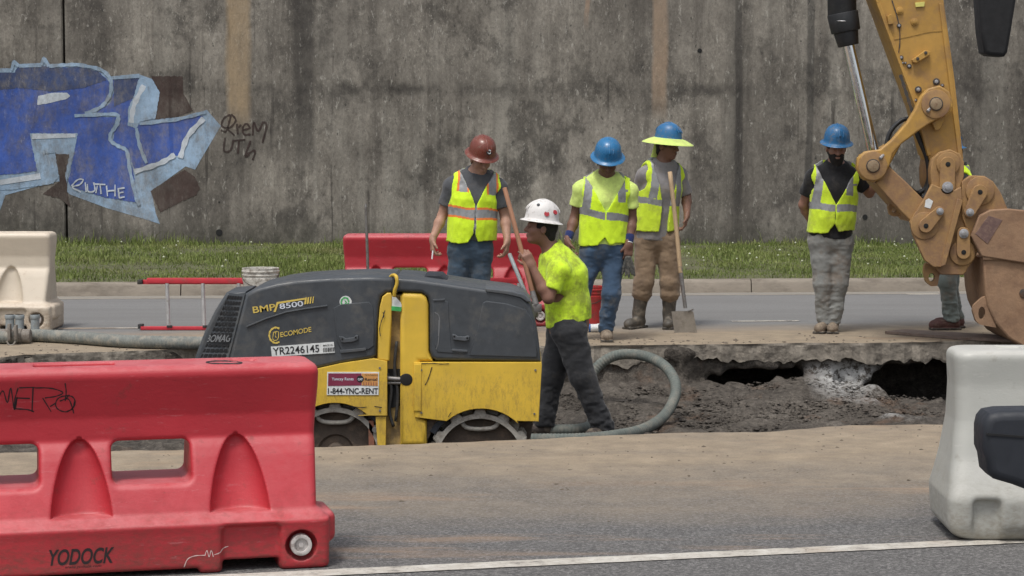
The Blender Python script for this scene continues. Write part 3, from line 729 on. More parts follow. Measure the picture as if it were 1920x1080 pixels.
def grass():
    R = np.random.RandomState(11); N = 150000
    x = R.uniform(-8.5, 8.5, N); t = R.rand(N)
    ylo = KA.y+(x-KA.x)*ks+.14
    y = ylo+(28.99-ylo)*t
    dens = fbm(np.stack([x*1.1, y*1.1, np.zeros(N)], 1), 3)
    keep = (dens > -.26+.0*t) | (R.rand(N) < .35); x, y, t, dens, ylo = [a[keep] for a in (x, y, t, dens, ylo)]; N = len(x)
    z = vz(x, y)-.01
    hgt = R.gamma(5, .0085, N)*(1+.9*np.clip(dens*3, -.5, 1)); hgt = np.clip(hgt, .02, .12)
    near_wall = y > 28.6; hgt[near_wall] *= R.uniform(1, 2.4, near_wall.sum())
    nk = (y-ylo) < .12; hgt[nk] *= .8
    w_ = R.uniform(.003, .007, N); a = R.uniform(0, 2*np.pi, N); ln = R.uniform(.0, .7, N); la = R.uniform(0, 2*np.pi, N)
    dx, dy = np.cos(a)*w_, np.sin(a)*w_
    lx, ly = np.cos(la)*ln*hgt, np.sin(la)*ln*hgt
    B = np.stack([x, y, z], 1)
    V = np.empty((N, 5, 3), np.float32)
    V[:, 0] = B+np.stack([-dx, -dy, 0*z], 1); V[:, 1] = B+np.stack([dx, dy, 0*z], 1)
    V[:, 2] = B+np.stack([lx*.35+dx*.7, ly*.35+dy*.7, hgt*.6], 1); V[:, 3] = B+np.stack([lx*.35-dx*.7, ly*.35-dy*.7, hgt*.6], 1)
    V[:, 4] = B+np.stack([lx, ly, hgt*(1-.25*ln)], 1)
    i0 = np.arange(N)[:, None]*5
    T = np.concatenate([i0+[0, 1, 2], i0+[0, 2, 3], i0+[3, 2, 4]])
    me = mesh_np('grass', V.reshape(-1, 3), T)
    m, nt, b, P = newmat('grass_blades')
    n1 = noise(nt, P, 1.2, 5, .65); n2 = noise(nt, P, 40, 2, .5)
    c = ramp(nt, n1, [(.34, (.085, .115, .028)), (.5, (.145, .19, .045)), (.66, (.22, .25, .08))])
    c = mix(nt, ramp(nt, n2, [(.58, 0), (.66, .6)]), c, (.30, .27, .13))
    c = mix(nt, ramp(nt, noise(nt, P, .9, 3, .5, None, 7), [(.58, 0), (.7, .45)]), c, (.22, .19, .09))
    nt.links.new(c, b.inputs['Base Color']); b.inputs['Roughness'].default_value = .6
    b.inputs['Transmission Weight'].default_value = 0; b.inputs['Specular IOR Level'].default_value = .3
    o = link('grass', me, m); tag(o, 'strip of green and partly dry grass growing between kerb and wall', 'grass', kind='stuff')
    # clover heads and litter specks
    V = []; F = []
    for k in range(230):
        xx = R.uniform(-8, 8); yy = R.uniform(23.6, 28.4)
        if xx < 1.5 and R.rand() < .75: continue
        zz = float(vz(xx, yy))+R.uniform(.07, .13); s = R.uniform(.008, .016); b0 = len(V)
        for d in ((s, 0, 0), (-s, 0, 0), (0, s, 0), (0, -s, 0), (0, 0, s), (0, 0, -s)): V.append((xx+d[0], yy+d[1], zz+d[2]))
        F += [(b0+i, b0+j, b0+4) for i, j in ((0, 2), (2, 1), (1, 3), (3, 0))]+[(b0+j, b0+i, b0+5) for i, j in ((0, 2), (2, 1), (1, 3), (3, 0))]
    me = bpy.data.meshes.new('clover_flowers'); me.from_pydata(V, [], F)
    o = link('clover_flowers', me, mat('clover', (.5, .52, .38), .8)); tag(o, 'tiny pale clover heads scattered through the green grass', 'flowers', kind='stuff')
grass()
# ---- painted lines -------------------------------------------------------
def paint_mat(name, worn):
    m, nt, b, P = newmat(name)
    n1 = noise(nt, P, 14, 7, .75); n2 = noise(nt, P, 2, 4, .6)
    v = mth(nt, 'ADD', mth(nt, 'MULTIPLY', n1, .7), mth(nt, 'MULTIPLY', n2, .3))
    c = ramp(nt, v, [(.40-worn*.1, (.56, .54, .49)), (.55-worn*.05, (.42, .39, .34)), (.66-worn*.12, (.15, .14, .13))])
    c = mix(nt, ramp(nt, noise(nt, P, .9, 4, .6, None, 61), [(.54, 0), (.64, .75)]), c, (.33, .25, .18))
    c = mix(nt, ramp(nt, noise(nt, P, 45, 6, .85), [(.56, 0), (.62, .6)]), c, (.14, .13, .125))
    nt.links.new(c, b.inputs['Base Color']); b.inputs['Roughness'].default_value = .8; return m
M_LINE = paint_mat('line_paint', .2); M_LINE2 = paint_mat('old_line_paint', 1.0)
def stripe(a, b, w_, m, z=.004):
    a = gnd(*a); b = gnd(*b); d = (b-a).normalized(); n = Vector((-d.y, d.x, 0)); N = max(2, int((b-a).length/.08)); V = []; F = []
    for i in range(N+1):
        p = a.lerp(b, i/N)
        for s in (-1, 1): q = p+n*s*(w_/2+rg.uniform(-.004, .004)); V.append((q.x, q.y, z))
    for i in range(N): F.append((2*i, 2*i+2, 2*i+3, 2*i+1))
    me = bpy.data.meshes.new('road_marking'); me.from_pydata(V, [], F); o = link('road_marking', me, m); o['kind'] = 'structure'
# long white edge line in the foreground, extended along its own direction
A, B = gnd(640, 1074), gnd(1830, 1018)
def back(p):
    return p
d = (B-A).normalized()
V = []; F = []; N = 200
for i in range(N+1):
    p = A-d*6+d*(i*14/N); n = Vector((-d.y, d.x, 0))
    for s in (-1, 1): q = p+n*s*(.06+rg.uniform(-.003, .003)); V.append((q.x, q.y, .004))
for i in range(N): F.append((2*i, 2*i+2, 2*i+3, 2*i+1))
me = bpy.data.meshes.new('road_marking'); me.from_pydata(V, [], F); o = link('road_marking', me, M_LINE); o['kind'] = 'structure'
stripe((1372, 603), (1498, 602), .10, M_LINE2); stripe((110, 616.5), (264, 615.5), .10, M_LINE2); stripe((1700, 552.5), (1760, 552), .09, M_LINE2)
stripe((-300, 563.5), (2300, 547.5), .035, mat('gutter_dust', (.42, .36, .28), .9, var=.3), .004)
# ---- stones and clods -----------------------------------------------------
def clods():
    R = np.random.RandomState(4)
    V = []; F = []
    oc = np.array([(1, 0, 0), (-1, 0, 0), (0, 1, 0), (0, -1, 0), (0, 0, 1), (0, 0, -1)], float)
    fc = [(0, 2, 4), (2, 1, 4), (1, 3, 4), (3, 0, 4), (2, 0, 5), (1, 2, 5), (3, 1, 5), (0, 3, 5)]
    def add(x, y, z, s):
        b0 = len(V)
        for d in oc*s*R.uniform(.6, 1.2, (6, 1)): V.append((x+d[0], y+d[1], z+d[2]*.45))
        F.extend([tuple(b0+i for i in f) for f in fc])
    for k in range(330):                                            # round the far lip
        x = R.uniform(-4.8, 5); y = edge_y(far_edge, x)+abs(R.normal(0, .35))+.03; add(x, y, .002, R.gamma(2, .004)+.002)
    for k in range(420):
        x = R.uniform(-2, 5); y = edge_y(near_edge, x)-abs(R.normal(0, 1.3))-.02; add(x, y, .001, R.gamma(2, .0021)+.001)
    for px, py, s in ((1703, 901, .013), (1292, 893, .010), (1568, 880, .005), (250, 658, .012), (320, 676, .01), (640, 850, .008), (400, 640, .01), (1222, 858, .007)):
        g = gnd(px, py) if not (60 < px < 420 and py > 655) else gnd(px, py-10); add(g.x, g.y, .003, s)
    me = bpy.data.meshes.new('gravel'); me.from_pydata(V, [], F)
    o = link('gravel', me, mat('clod', (.13, .105, .08), .95, var=.5, scale=30)); tag(o, 'loose crumbs of soil and stone scattered along the trench edges', 'gravel', kind='stuff')
    V.clear(); F.clear()
    for k in range(19000):
        x = R.uniform(-1.2, 5.2); e = edge_y(far_edge, x); y = e-R.uniform(.0, 1.9)
        bank = np.interp(x, [-5, .2, .7, 1.2, 1.7, 2.2, 2.9, 3.4, 5], [.10, .16, .14, .12, .11, .16, .08, .0, .0]); pf = np.interp(x, [-5, -1.5, .3, 1.3, 2.2, 3.2, 5], [-.5, -.5, -.47, -.46, -.43, -.42, -.40])
        if 2.85 < x < 4.6 and y > e-.35: continue
        if 1.45 < x < 2.25 and y > e-.12: continue
        z = pf+bank*np.clip((y-(e-1.3))/1.2, 0, 1)**1.3+R.uniform(-.03, .015); add(x, y, z-.006, R.gamma(1.8, .0052)+.003)
    me = bpy.data.meshes.new('earth_clods'); me.from_pydata(V, [], F)
    o = link('earth_clods', me, M_EARTH); tag(o, 'rough crumbled clods of wet earth covering the trench bottom', 'earth', kind='stuff')
clods()
# ================================================================ BARRIERS AND SITE THINGS
def red_plastic(name, col, dust, light):
    m, nt, b, P = newmat(name)
    n1 = noise(nt, P, 1.6, 4, .6); n2 = noise(nt, P, 9, 7, .72); n3 = noise(nt, P, 55, 4, .7, (.5, .5, 1))
    c = ramp(nt, n1, [(.3, tuple(x*.86 for x in col)), (.7, tuple(min(1, x*1.12) for x in col))])
    g = _n(nt, 'ShaderNodeNewGeometry'); sx = _n(nt, 'ShaderNodeSeparateXYZ'); nt.links.new(g.outputs['Normal'], sx.inputs[0])
    sz = _n(nt, 'ShaderNodeSeparateXYZ'); nt.links.new(P, sz.inputs[0])
    ledge = ramp(nt, sx.outputs[2], [(.25, 0), (.85, .75)])                 # dust lies where a surface faces up
    c = mix(nt, mth(nt, 'MULTIPLY', ledge, ramp(nt, n2, [(.36, .25), (.6, 1)])), c, light)
    low = ramp(nt, mth(nt, 'ADD', sz.outputs[2], mth(nt, 'MULTIPLY', n2, .5)), [(.28, .75), (.56, 0)])   # road splash near the ground
    c = mix(nt, mth(nt, 'MULTIPLY', low, ramp(nt, n3, [(.4, .3), (.6, 1)])), c, dust)
    c = mix(nt, ramp(nt, n2, [(.60, 0), (.72, .55)]), c, dust)
    sc_ = noise(nt, P, 26, 6, .8, (.25, .25, 1.6), 13)
    c = mix(nt, ramp(nt, sc_, [(.60, 0), (.67, .5)]), c, light)
    c = mix(nt, ramp(nt, noise(nt, P, 34, 5, .85, (.2, .2, 2.2), 23), [(.64, 0), (.68, .6)]), c, dust)
    nt.links.new(c, b.inputs['Base Color'])
    nt.links.new(ramp(nt, n2, [(.3, .38), (.7, .62)]), b.inputs['Roughness']); b.inputs['Specular IOR Level'].default_value = .45
    bump(nt, b, mth(nt, 'ADD', n3, mth(nt, 'MULTIPLY', n2, 1.5)), .12, .01)
    return m
M_RED = red_plastic('red_plastic', (.46, .030, .042), (.16, .05, .04), (.52, .16, .17))
M_RED2 = red_plastic('faded_red_plastic', (.42, .032, .045), (.20, .07, .06), (.46, .16, .17))
M_CREAM = red_plastic('cream_plastic', (.60, .53, .43), (.27, .18, .11), (.58, .49, .39))
M_WHITE = red_plastic('white_plastic', (.43, .43, .395), (.24, .22, .18), (.50, .49, .455))
M_CAP = mat('drain_cap_plastic', (.50, .47, .45), .5, (.15, .10, .08), .5, 20)
M_INK = mat('marker_ink', (.02, .012, .014), .7); M_SCR = mat('scratch', (.62, .45, .43), .8)
L_B = 1.87
_bc = {}
def barrier_shape(h, plain=False):
    if (h, plain) in _bc: return _bc[h, plain]
    v = Vox((-.08, -.32, -.02), (L_B+.08, .32, .84), h)
    X, Y, Z = v.ax[0][:, None, None], v.ax[1][None, :, None], v.ax[2][None, None, :]
    if plain: zz, hh_, ii = [-.1, 0, .06, .18, .24, .34, .50, .65, .90], [.20, .245, .285, .292, .262, .215, .172, .150, .156], [.08, .04, .006, .0, .012, .028, .048, .050, .035]
    else: zz, hh_, ii = [-.1, 0, .16, .195, .215, .235, .30, .44, .48, .51, .60, .68, .76, .90], [.27, .27, .282, .288, .262, .240, .212, .150, .128, .106, .108, .130, .152, .156], None
    hd = np.interp(v.ax[2], zz, hh_).astype(np.float32)
    ker = np.ones(max(3, int((.05 if plain else .018)/h))); ker /= ker.sum(); hd = np.convolve(np.pad(hd, len(ker), 'edge'), ker, 'same')[len(ker):-len(ker)].astype(np.float32)[None, None, :]
    d = (np.abs(Y)-hd)*.90
    def smax(a, b, k): hh = np.clip(.5+.5*(a-b)/k, 0, 1); return b*(1-hh)+a*hh+k*hh*(1-hh)
    inset = (np.interp(v.ax[2], zz, ii) if plain else np.interp(v.ax[2], [0, .2, .24, .55, .7, .9], [.0, .0, .045, .03, .02, .02])).astype(np.float32)[None, None, :]
    d = smax(d, (np.abs(X-L_B/2)-(L_B/2-inset))*(.9 if plain else 1), .07 if plain else .035)
    d = smax(d, Z-.80, .045); d = smax(d, -Z, .05 if plain else .02)
    v.F = np.ascontiguousarray(np.broadcast_to(d, v.n)).astype(np.float32)
    R_ = lambda x: L_B-x
    for wx in (.682, 1.262):                                             # hand holes right through
        v.box((R_(wx), 0, .425), (.152, .5, .080), .03, k=.022, op='s')
    tz = np.clip((v.ax[2]-.232)/.285, 0, .999)[None, None, :].astype(np.float32); wz = .112*np.sqrt(1-tz**1.7)*(1-.12*tz)+.004; dz_ = .085*(wz/.112)**.8
    if not plain:
        for fx in (.348, .955, 1.56):                                   # flutes between them, front and back: pointed arches with a ledge below
            q = np.sqrt(((X-R_(fx))/wz)**2+((np.abs(Y)-hd)/dz_)**2); g_ = np.maximum((q-1)*.05, np.maximum(.232-Z, Z-.525))
            hh = np.clip(.5+.5*(v.F+g_)/.006, 0, 1); v.F = (-g_*(1-hh)+v.F*hh+.006*hh*(1-hh)).astype(np.float32)
    for fx in ((.16,) if plain else (.30, L_B-.31)):                       # fork pockets in the foot
        for s in (-1, 1): v.box((fx, s*.31, .085), (.055 if plain else .11, .06, .095), .02, k=.03, op='s')
        if not plain: v.box((fx, 0, .0), (.11, .4, .045), .01, k=.015, op='s')
    v.box((L_B/2, 0, 0), (.42, .4, .02), .01, k=.02, op='s')
    if not plain:
        for s in (0, 1):                                                # interlocking knuckles at the ends
            xx = .030 if s == 0 else L_B-.030
            v.box((xx, -.10 if s else .10, .155), (.06, .13, .062), .03, k=.02, op='u')
    v.box((L_B/2-.03, 0, .80), (.155, .05, .035), .012, k=.01, op='s')    # pockets in the top
    v.box((L_B-.30, .02, .80), (.05, .04, .02), .015, k=.015, op='s'); v.box((.30, .02, .80), (.05, .04, .02), .015, k=.015, op='s')
    if not plain:
        for cx in (.115, L_B-.115):                                      # drain bosses
            for s in (-1, 1): v.cone((cx, s*.28, .095), (cx, s*.272, .095), .062, .062, k=.004, op='s')
    _bc[h, plain] = v.net(); return _bc[h, plain]
def barrier(origin, yaw, m, label, group, h=.009, sc=1.0, end='R', cap=M_CAP, plain=False):
    """origin = ground point under the middle of the end that shows (R = its right end, L = its left end)"""
    V, Q = barrier_shape(h, plain); c, s = math.cos(yaw), math.sin(yaw)
    ox = L_B if end == 'R' else 0
    def W(x, y, z): x = (x-ox)*sc; y = y*sc; return Vector((origin[0]+c*x-s*y, origin[1]+s*x+c*y, z*sc))
    P = np.stack([origin[0]+c*(V[:, 0]-ox)*sc-s*V[:, 1]*sc, origin[1]+s*(V[:, 0]-ox)*sc+c*V[:, 1]*sc, V[:, 2]*sc], 1)
    root = empty('water_barrier', (W(L_B/2, 0, 0)))
    tag(root, label, 'barrier', group)
    body = link('barrier_body', mesh_np('barrier_body', P, Q), m, root, smooth=True)
    for cx in (.115, L_B-.115):
        if plain: break
        base = W(cx, -.262, .095); n = Vector((s, -c, 0)); q = n.to_track_quat('Z', 'Y').to_matrix().to_4x4()
        M = Matrix.Translation(base) @ q
        lathe('drain_cap', [(0.0, .010), (.010, .010), (.012, .006), (.026, .006), (.028, .016), (.036, .018), (.042, .016), (.044, .0), (.044, -.02)], M, cap, root, 32)
        for k in range(8):
            a = k*math.pi/4; pass
    return root, body, W
GB = 'water filled plastic barriers round the road works'
fb, fbody, FW = barrier((-.795, 8.72), math.radians(14), M_RED, 'big red plastic barrier in the near left foreground with black scrawl on it', GB, .0055, 1.02)
bv = bvh_of(fbody); T = through(bv, .0012)
ribbon('marker_scrawl', [[(-2, 742), (6, 733), (14, 755), (20, 727), (27, 768), (32, 745)], [(32, 745), (26, 767)], [(34, 727), (28, 748), (27, 766)], [(36, 727), (64, 726)], [(30, 746), (56, 747)], [(27, 766), (52, 768), (64, 772)], [(62, 727), (60, 772)],
    [(62, 727), (96, 728), (118, 736), (104, 743), (84, 746)], [(80, 746), (96, 772)], [(104, 756), (94, 762)], [(140, 752), (136, 765), (124, 772), (110, 768), (104, 758), (110, 746), (124, 742), (136, 744), (141, 754), (136, 766), (126, 771)],
    [(122, 718), (124, 735), (122, 752)], [(122, 750), (130, 740)], [(112, 752), (128, 748), (136, 766), (138, 775)]], 2.2, 8, M_INK, fb, to=T, n=5)
ribbon('scratch_marks', [[(345, 1063), (352, 1048), (366, 1042), (384, 1041)], [(384, 1042), (388, 1032), (392, 1044), (396, 1032), (400, 1044)], [(402, 1040), (412, 1036), (418, 1028), (428, 1024)]], 1.6, 8, M_SCR, fb, to=T, n=4)
ribbon('molded_ring', [[(386, 679.5), (398, 677.5), (420, 677), (440, 678), (454, 680.5), (446, 682), (420, 682), (398, 681.5), (386, 679.5)]], 2.0, 8, M_INK, fb, to=T, n=4)
yn = Vector((math.sin(math.radians(14)), -math.cos(math.radians(14)), 0)); yr = Vector((math.cos(math.radians(14)), math.sin(math.radians(14)), 0))
_a = T(92, 1060); _b = T(212, 1052)
t = text('maker_lettering', 'YODOCK', None, None, M_INK, fb, shear=.25, bold=.022, org=Vector((_a.x, _a.y, _a.z)), right=yr, up=Vector((0, 0, 1)), width=(_b-_a).length*1.02, hscale=.062)
drape(t, bv, -yn, .0012)
_a = T(122, 1066); _b = T(190, 1062)
t = text('small_lettering', 'www.yodock.com', None, None, M_INK, fb, shear=.25, org=_a, right=yr, up=Vector((0, 0, 1)), width=(_b-_a).length, hscale=.011)
drape(t, bv, -yn, .0012)
barrier(at(108, 600, 18.8)[:2], math.radians(0), M_CREAM, 'dirty cream white barrier behind the grey hose on the far left side', GB, .010, 1.07)
barrier((at(641, 500, 19.25).x, 19.25), math.radians(0), M_RED2, 'red barrier in the middle, behind the ladder and the men', GB, .010, 1.02, 'L')
barrier((at(1758, 900, 9.24).x, 9.24), math.radians(-1.5), M_WHITE, 'pale grey white barrier at the right edge in front of the trench', GB, .006, 1.01, 'L', plain=True)

# ---- ladder on its side ---------------------------------------------------
M_RAIL = mat('red_fibreglass', (.48, .03, .045), .5, (.2, .1, .08), .3, 8)
M_ALU = mat('aluminium', (.62, .63, .64), .38, (.3, .27, .22), .3, 12, metal=.7)
M_RUBBER = mat('black_rubber', (.022, .022, .023), .7, (.10, .09, .07), .4, 15)
YL = 18.62
lad = empty('ladder', tuple(at(620, 618, YL))); tag(lad, 'red fibreglass ladder with aluminium rungs lying on its side by the far trench edge', 'ladder')
zt0, zt1 = at(300, 531, YL).z, at(300, 521, YL).z; zb0, zb1 = 0.004, at(300, 612, YL).z
def rail(name, x0, x1, z0, z1, y): return box(name, ((x0+x1)/2, y, (z0+z1)/2), ((x1-x0)/2, .016, (z1-z0)/2), M_RAIL, lad, .004)
xl, xr = at(264, 600, YL).x, at(984, 600, YL).x
rail('rail', xl+.06, xr, zt0, zt1, YL); rail('rail', xl, xr-.3, zt0-.012, zt1-.02, YL+.05); rail('rail', xl, xr, zb0, zb1, YL); rail('rail', xl+.05, xr-.3, zb0, zb1-.004, YL+.05)
for px in (318, 385, 452, 519, 586, 653, 720, 787, 850, 915, 958, 977):
    x = at(px, 570, YL).x
    cyl('rung', (x-.012, YL+.0, zb1), (x-.02, YL+.0, zt0), .017, .017, M_ALU, lad, 14)
for z in (zb0+.02, zt0+.0):
    box('foot_pad', (xl-.005, YL+.03, z+.01), (.022, .04, .02), M_RUBBER, lad, .006)
for px in (318, 385): box('rung_clip', tuple(at(px, 612, YL-.012)), (.024, .012, .01), M_RUBBER, lad, .003)

# ---- buckets ----------------------------------------------------------------
M_PAIL = mat('white_pail', (.58, .56, .51), .5, (.16, .13, .10), .6, 14, bmp=.1)
M_PAILR = mat('red_pail', (.42, .035, .035), .5, (.14, .07, .05), .5, 10)
def pail(c, r, h, m, label, grp=None):
    root = empty('bucket', c); tag(root, label, 'bucket', grp)
    prof = [(0, 0), (r*.86, 0), (r*.87, .01)]
    for k in range(1, 8): prof.append((r*(.87+.10*k/8), h*.74*k/8))
    for z, rr in ((.76, 1.03), (.775, 1.03), (.785, .985), (.83, .99), (.84, 1.035), (.855, 1.035), (.865, .99), (.91, 1.0), (.92, 1.05), (.945, 1.05), (.955, 1.0), (.985, 1.02), (1.0, 1.02), (.995, .97), (.6, .93), (.55, 0)): prof.append((r*rr, h*z))
    lathe('pail', prof, Matrix.Translation(c), m, root, 40)
    a = [Vector(c)+Vector((r*1.06*math.cos(t_), -r*1.06*math.sin(t_)*.9, h*.90-.11*math.sin(t_))) for t_ in [math.pi*k/10 for k in range(11)]]
    tube('bail_handle', a, .003, M_IRON, root, 6, 3)
    return root
g = at(489, 540, 17.75); pail((g.x, 17.75, .235), .150, .37, M_PAIL, 'white plastic bucket on top with ribbed rim behind the roller hood', 'stacked white pails')
pail((g.x, 17.75, .0), .150, .37, M_PAIL, 'lower white bucket holding up the other, hidden behind the roller', 'stacked white pails')
g = at(1103, 612, 19.0); pail((g.x, 19.0, 0), .150, .36, M_PAILR, 'red plastic bucket standing behind the legs of the man with wristbands')
# ---- white pipe offcut --------------------------------------------------------
M_PVC = mat('white_pvc', (.72, .73, .74), .4, (.3, .25, .2), .3, 10); M_BLUE = mat('blue_band', (.03, .10, .30), .5)
p = empty('pipe_offcut', tuple(at(1104, 625, 18.5))); tag(p, 'short white plastic pipe piece with blue band lying by the red bucket', 'pipe')
a, b = at(1070, 617, 18.45), at(1123, 617, 18.45); a.z = b.z = .036
M_ = cyl('pipe', a, b, .035, .035, M_PVC, p, 24, .003)
c_ = a.lerp(b, .67); cyl('band', c_-Vector((.008, 0, 0)), c_+Vector((.008, 0, 0)), .037, .037, M_BLUE, p, 24)
c_ = a.lerp(b, .985); cyl('lip', c_-Vector((.012, 0, 0)), c_+Vector((.012, 0, 0)), .039, .039, M_PVC, p, 24)
# ---- upright bar behind the roller ----------------------------------------------
M_STEEL = mat('worn_steel', (.22, .21, .20), .5, (.10, .06, .04), .4, 20, metal=.6)
a, b = at(686, 388, 17.9), at(694, 640, 17.9); b.z = 0
rb = empty('digging_bar', tuple(b)); tag(rb, 'thin grey steel bar standing upright behind the roller', 'bar')
cyl('shaft', b, a, .013, .012, M_STEEL, rb, 10); cyl('tip', a, a+(a-b).normalized()*.03, .012, .005, M_STEEL, rb, 10)
# ---- steel plate by the bucket -----------------------------------------------------
pts = [gnd(1664, 629), gnd(1812, 641), gnd(1960, 648), gnd(1960, 641), gnd(1700, 625)]
M_PLATE = mat('rusty_plate', (.16, .12, .10), .8, (.10, .06, .04), .5, 10)
bm = bmesh.new(); f = bm.faces.new([bm.verts.new((q.x, q.y+.12, .004)) for q in pts]); r = bmesh.ops.extrude_face_region(bm, geom=[f])
bmesh.ops.translate(bm, verts=[v_ for v_ in r['geom'] if isinstance(v_, bmesh.types.BMVert)], vec=(0, 0, .022)); bmesh.ops.recalc_face_normals(bm, faces=bm.faces)
me = bpy.data.meshes.new('steel_plate'); bm.to_mesh(me); bm.free()
tag(link('steel_plate', me, M_PLATE), 'thin rusty steel plate lying flat beneath the excavator bucket', 'plate')

# ---- hoses ---------------------------------------------------------------------
M_HOSE = mat('grey_hose', (.155, .165, .152), .75, (.30, .27, .22), .55, 9, bmp=.2, bscale=50, var=.3)
M_HOSE2 = mat('muddy_hose', (.115, .13, .118), .8, (.22, .20, .165), .5, 6, bmp=.2, bscale=50, var=.3)
YH = 17.75
def hp(px, py, r=.05):
    g = gnd(px, py, 0); return Vector((g.x, g.y, r+.004))
ho = tube('hose', [hp(-60, 643), hp(20, 645), hp(60, 641), hp(140, 645), hp(230, 652), hp(330, 655), hp(430, 656), hp(560, 655)], .052, M_HOSE, None, 18, 12, rib=.030)
tag(ho, 'long grey discharge hose running along the far edge from the coupling to the roller', 'hose')
co = empty('hose_coupling', tuple(hp(24, 645))); tag(co, 'muddy cast hose coupling with clamps at the far left', 'coupling')
M_CAST = mat('muddy_cast', (.21, .19, .165), .8, (.12, .09, .07), .6, 20, bmp=.5)
for a_, b_, r_ in ((-40, 14, .062), (14, 20, .08), (26, 32, .08), (32, 42, .066), (42, 58, .060)):
    A_ = hp(a_, 644, .055); B_ = hp(b_, 644, .055); cyl('collar', A_, B_, r_, r_, M_CAST, co, 24, .006)
box('clamp_lever', tuple(hp(22, 645)+Vector((0, -.07, .05))), (.012, .03, .07), M_CAST, co, .006); box('clamp_lever', tuple(hp(34, 645)+Vector((0, -.07, .05))), (.012, .03, .06), M_CAST, co, .006)
tube('clamp_ring', [hp(18, 645)+Vector((0, -.09, -.02)), hp(22, 645)+Vector((0, -.10, -.05)), hp(30, 645)+Vector((0, -.10, -.05)), hp(34, 645)+Vector((0, -.09, -.02))], .008, M_CAST, co, 8)
M_GP = mat('grey_pvc', (.25, .28, .29), .55, (.20, .17, .13), .4, 10)
for px, lb in ((19, 'leftmost grey pvc pipe stub standing before the cream barrier'), (37, 'middle grey pvc pipe stub standing before the cream barrier'), (66, 'rightmost grey pvc pipe stub, nearest the barrier drain plug')):
    Yp = 17.95; q = at(px, 620, Yp); t0 = empty('pipe_stub', (q.x, Yp, 0)); tag(t0, lb, 'pipe', 'grey pipe stubs by the coupling')
    zt = at(px, 590, Yp).z
    cyl('pipe', (q.x, Yp, 0), (q.x, Yp, zt), .037, .037, M_GP, t0, 24); cyl('socket', (q.x, Yp, zt-.035), (q.x, Yp, zt), .042, .042, M_GP, t0, 24, .004); cyl('bore', (q.x, Yp, zt), (q.x, Yp, zt+.002), .033, .033, M_BLACK, t0, 24)
# looped hose standing in the trench
def ring_pt(px, py, Y): return at(px, py, Y)
def lz(px, py, z=-.43): g_ = gnd(px, py, z); return (px, py, g_.y)
lp = [lz(560, 836, -.46), lz(700, 828, -.46), lz(985, 824), lz(1080, 823), lz(1150, 817), lz(1205, 805), (1243, 782, 15.85), (1264, 748, 16.05), (1266, 718, 16.2), (1250, 690, 16.35), (1222, 672, 16.5), (1186, 664, 16.6), (1150, 668, 16.65), (1120, 688, 16.65), (1106, 715, 16.6), (1104, 745, 16.5), (1110, 778, 16.3), lz(1104, 800), lz(1060, 806), lz(960, 803)]
hr = tube('suction_hose', [at(*q) for q in lp], .0405, M_HOSE2, None, 18, 10, rib=.026)
tag(hr, 'grey suction hose bent into a large upright ring inside the trench', 'hose')
# ---- foreground things at the right edge (out of focus in the photo) -----------------
M_DARK = mat('dark_plastic', (.018, .021, .028), .6, (.05, .05, .055), .3, 6); M_DARK2 = mat('black_rubber_flap', (.010, .010, .011), .8)
Ym = 5.2; mr = empty('vehicle_mirror', tuple(at(1900, 860, Ym))); tag(mr, 'dark rounded mirror housing of a vehicle in front of the right white barrier', 'mirror')
prism('mirror_housing', [(1848, 788), (1858, 776), (1880, 772), (2000, 770), (2090, 776), (2095, 950), (2060, 960), (1970, 936), (1900, 910), (1866, 900), (1854, 888), (1850, 860), (1844, 845), (1844, 805)], Ym, Ym+.13, M_DARK, mr, .022, 5, px=Ym)
prism('housing_lip', [(1850, 812), (2085, 829), (2085, 833), (1850, 816)], Ym-.003, Ym+.05, M_DARK2, mr, 0, px=Ym)
box('mirror_arm', tuple(at(2480, 850, Ym+.1)), (.57, .03, .03), M_DARK, mr, .01); q = at(2900, 850, Ym+.1); cyl('mirror_post', (q.x, q.y, 0), (q.x, q.y, 2.4), .03, .03, M_DARK, mr, 16)
Yf = 7.0; fl = empty('rubber_flap', tuple(at(1868, 100, Yf))); tag(fl, 'black block shaped rubber flap hanging down in the top right corner', 'flap')
prism('flap', [(1835, -260), (1836, 0), (1840, 60), (1846, 98), (1856, 104), (1884, 106), (1890, 98), (1898, 50), (1906, 0), (1910, -260)], Yf, Yf+.10, M_DARK2, fl, .012, 3, px=Yf)
box('hanger_bar', tuple(at(2240, -290, Yf+.05)), (.75, .04, .03), M_DARK2, fl, .008); q = at(2640, -280, Yf+.05); cyl('hanger_post', (q.x, q.y, 0), (q.x, q.y, at(0, -320, Yf).z), .035, .035, M_DARK2, fl, 16)
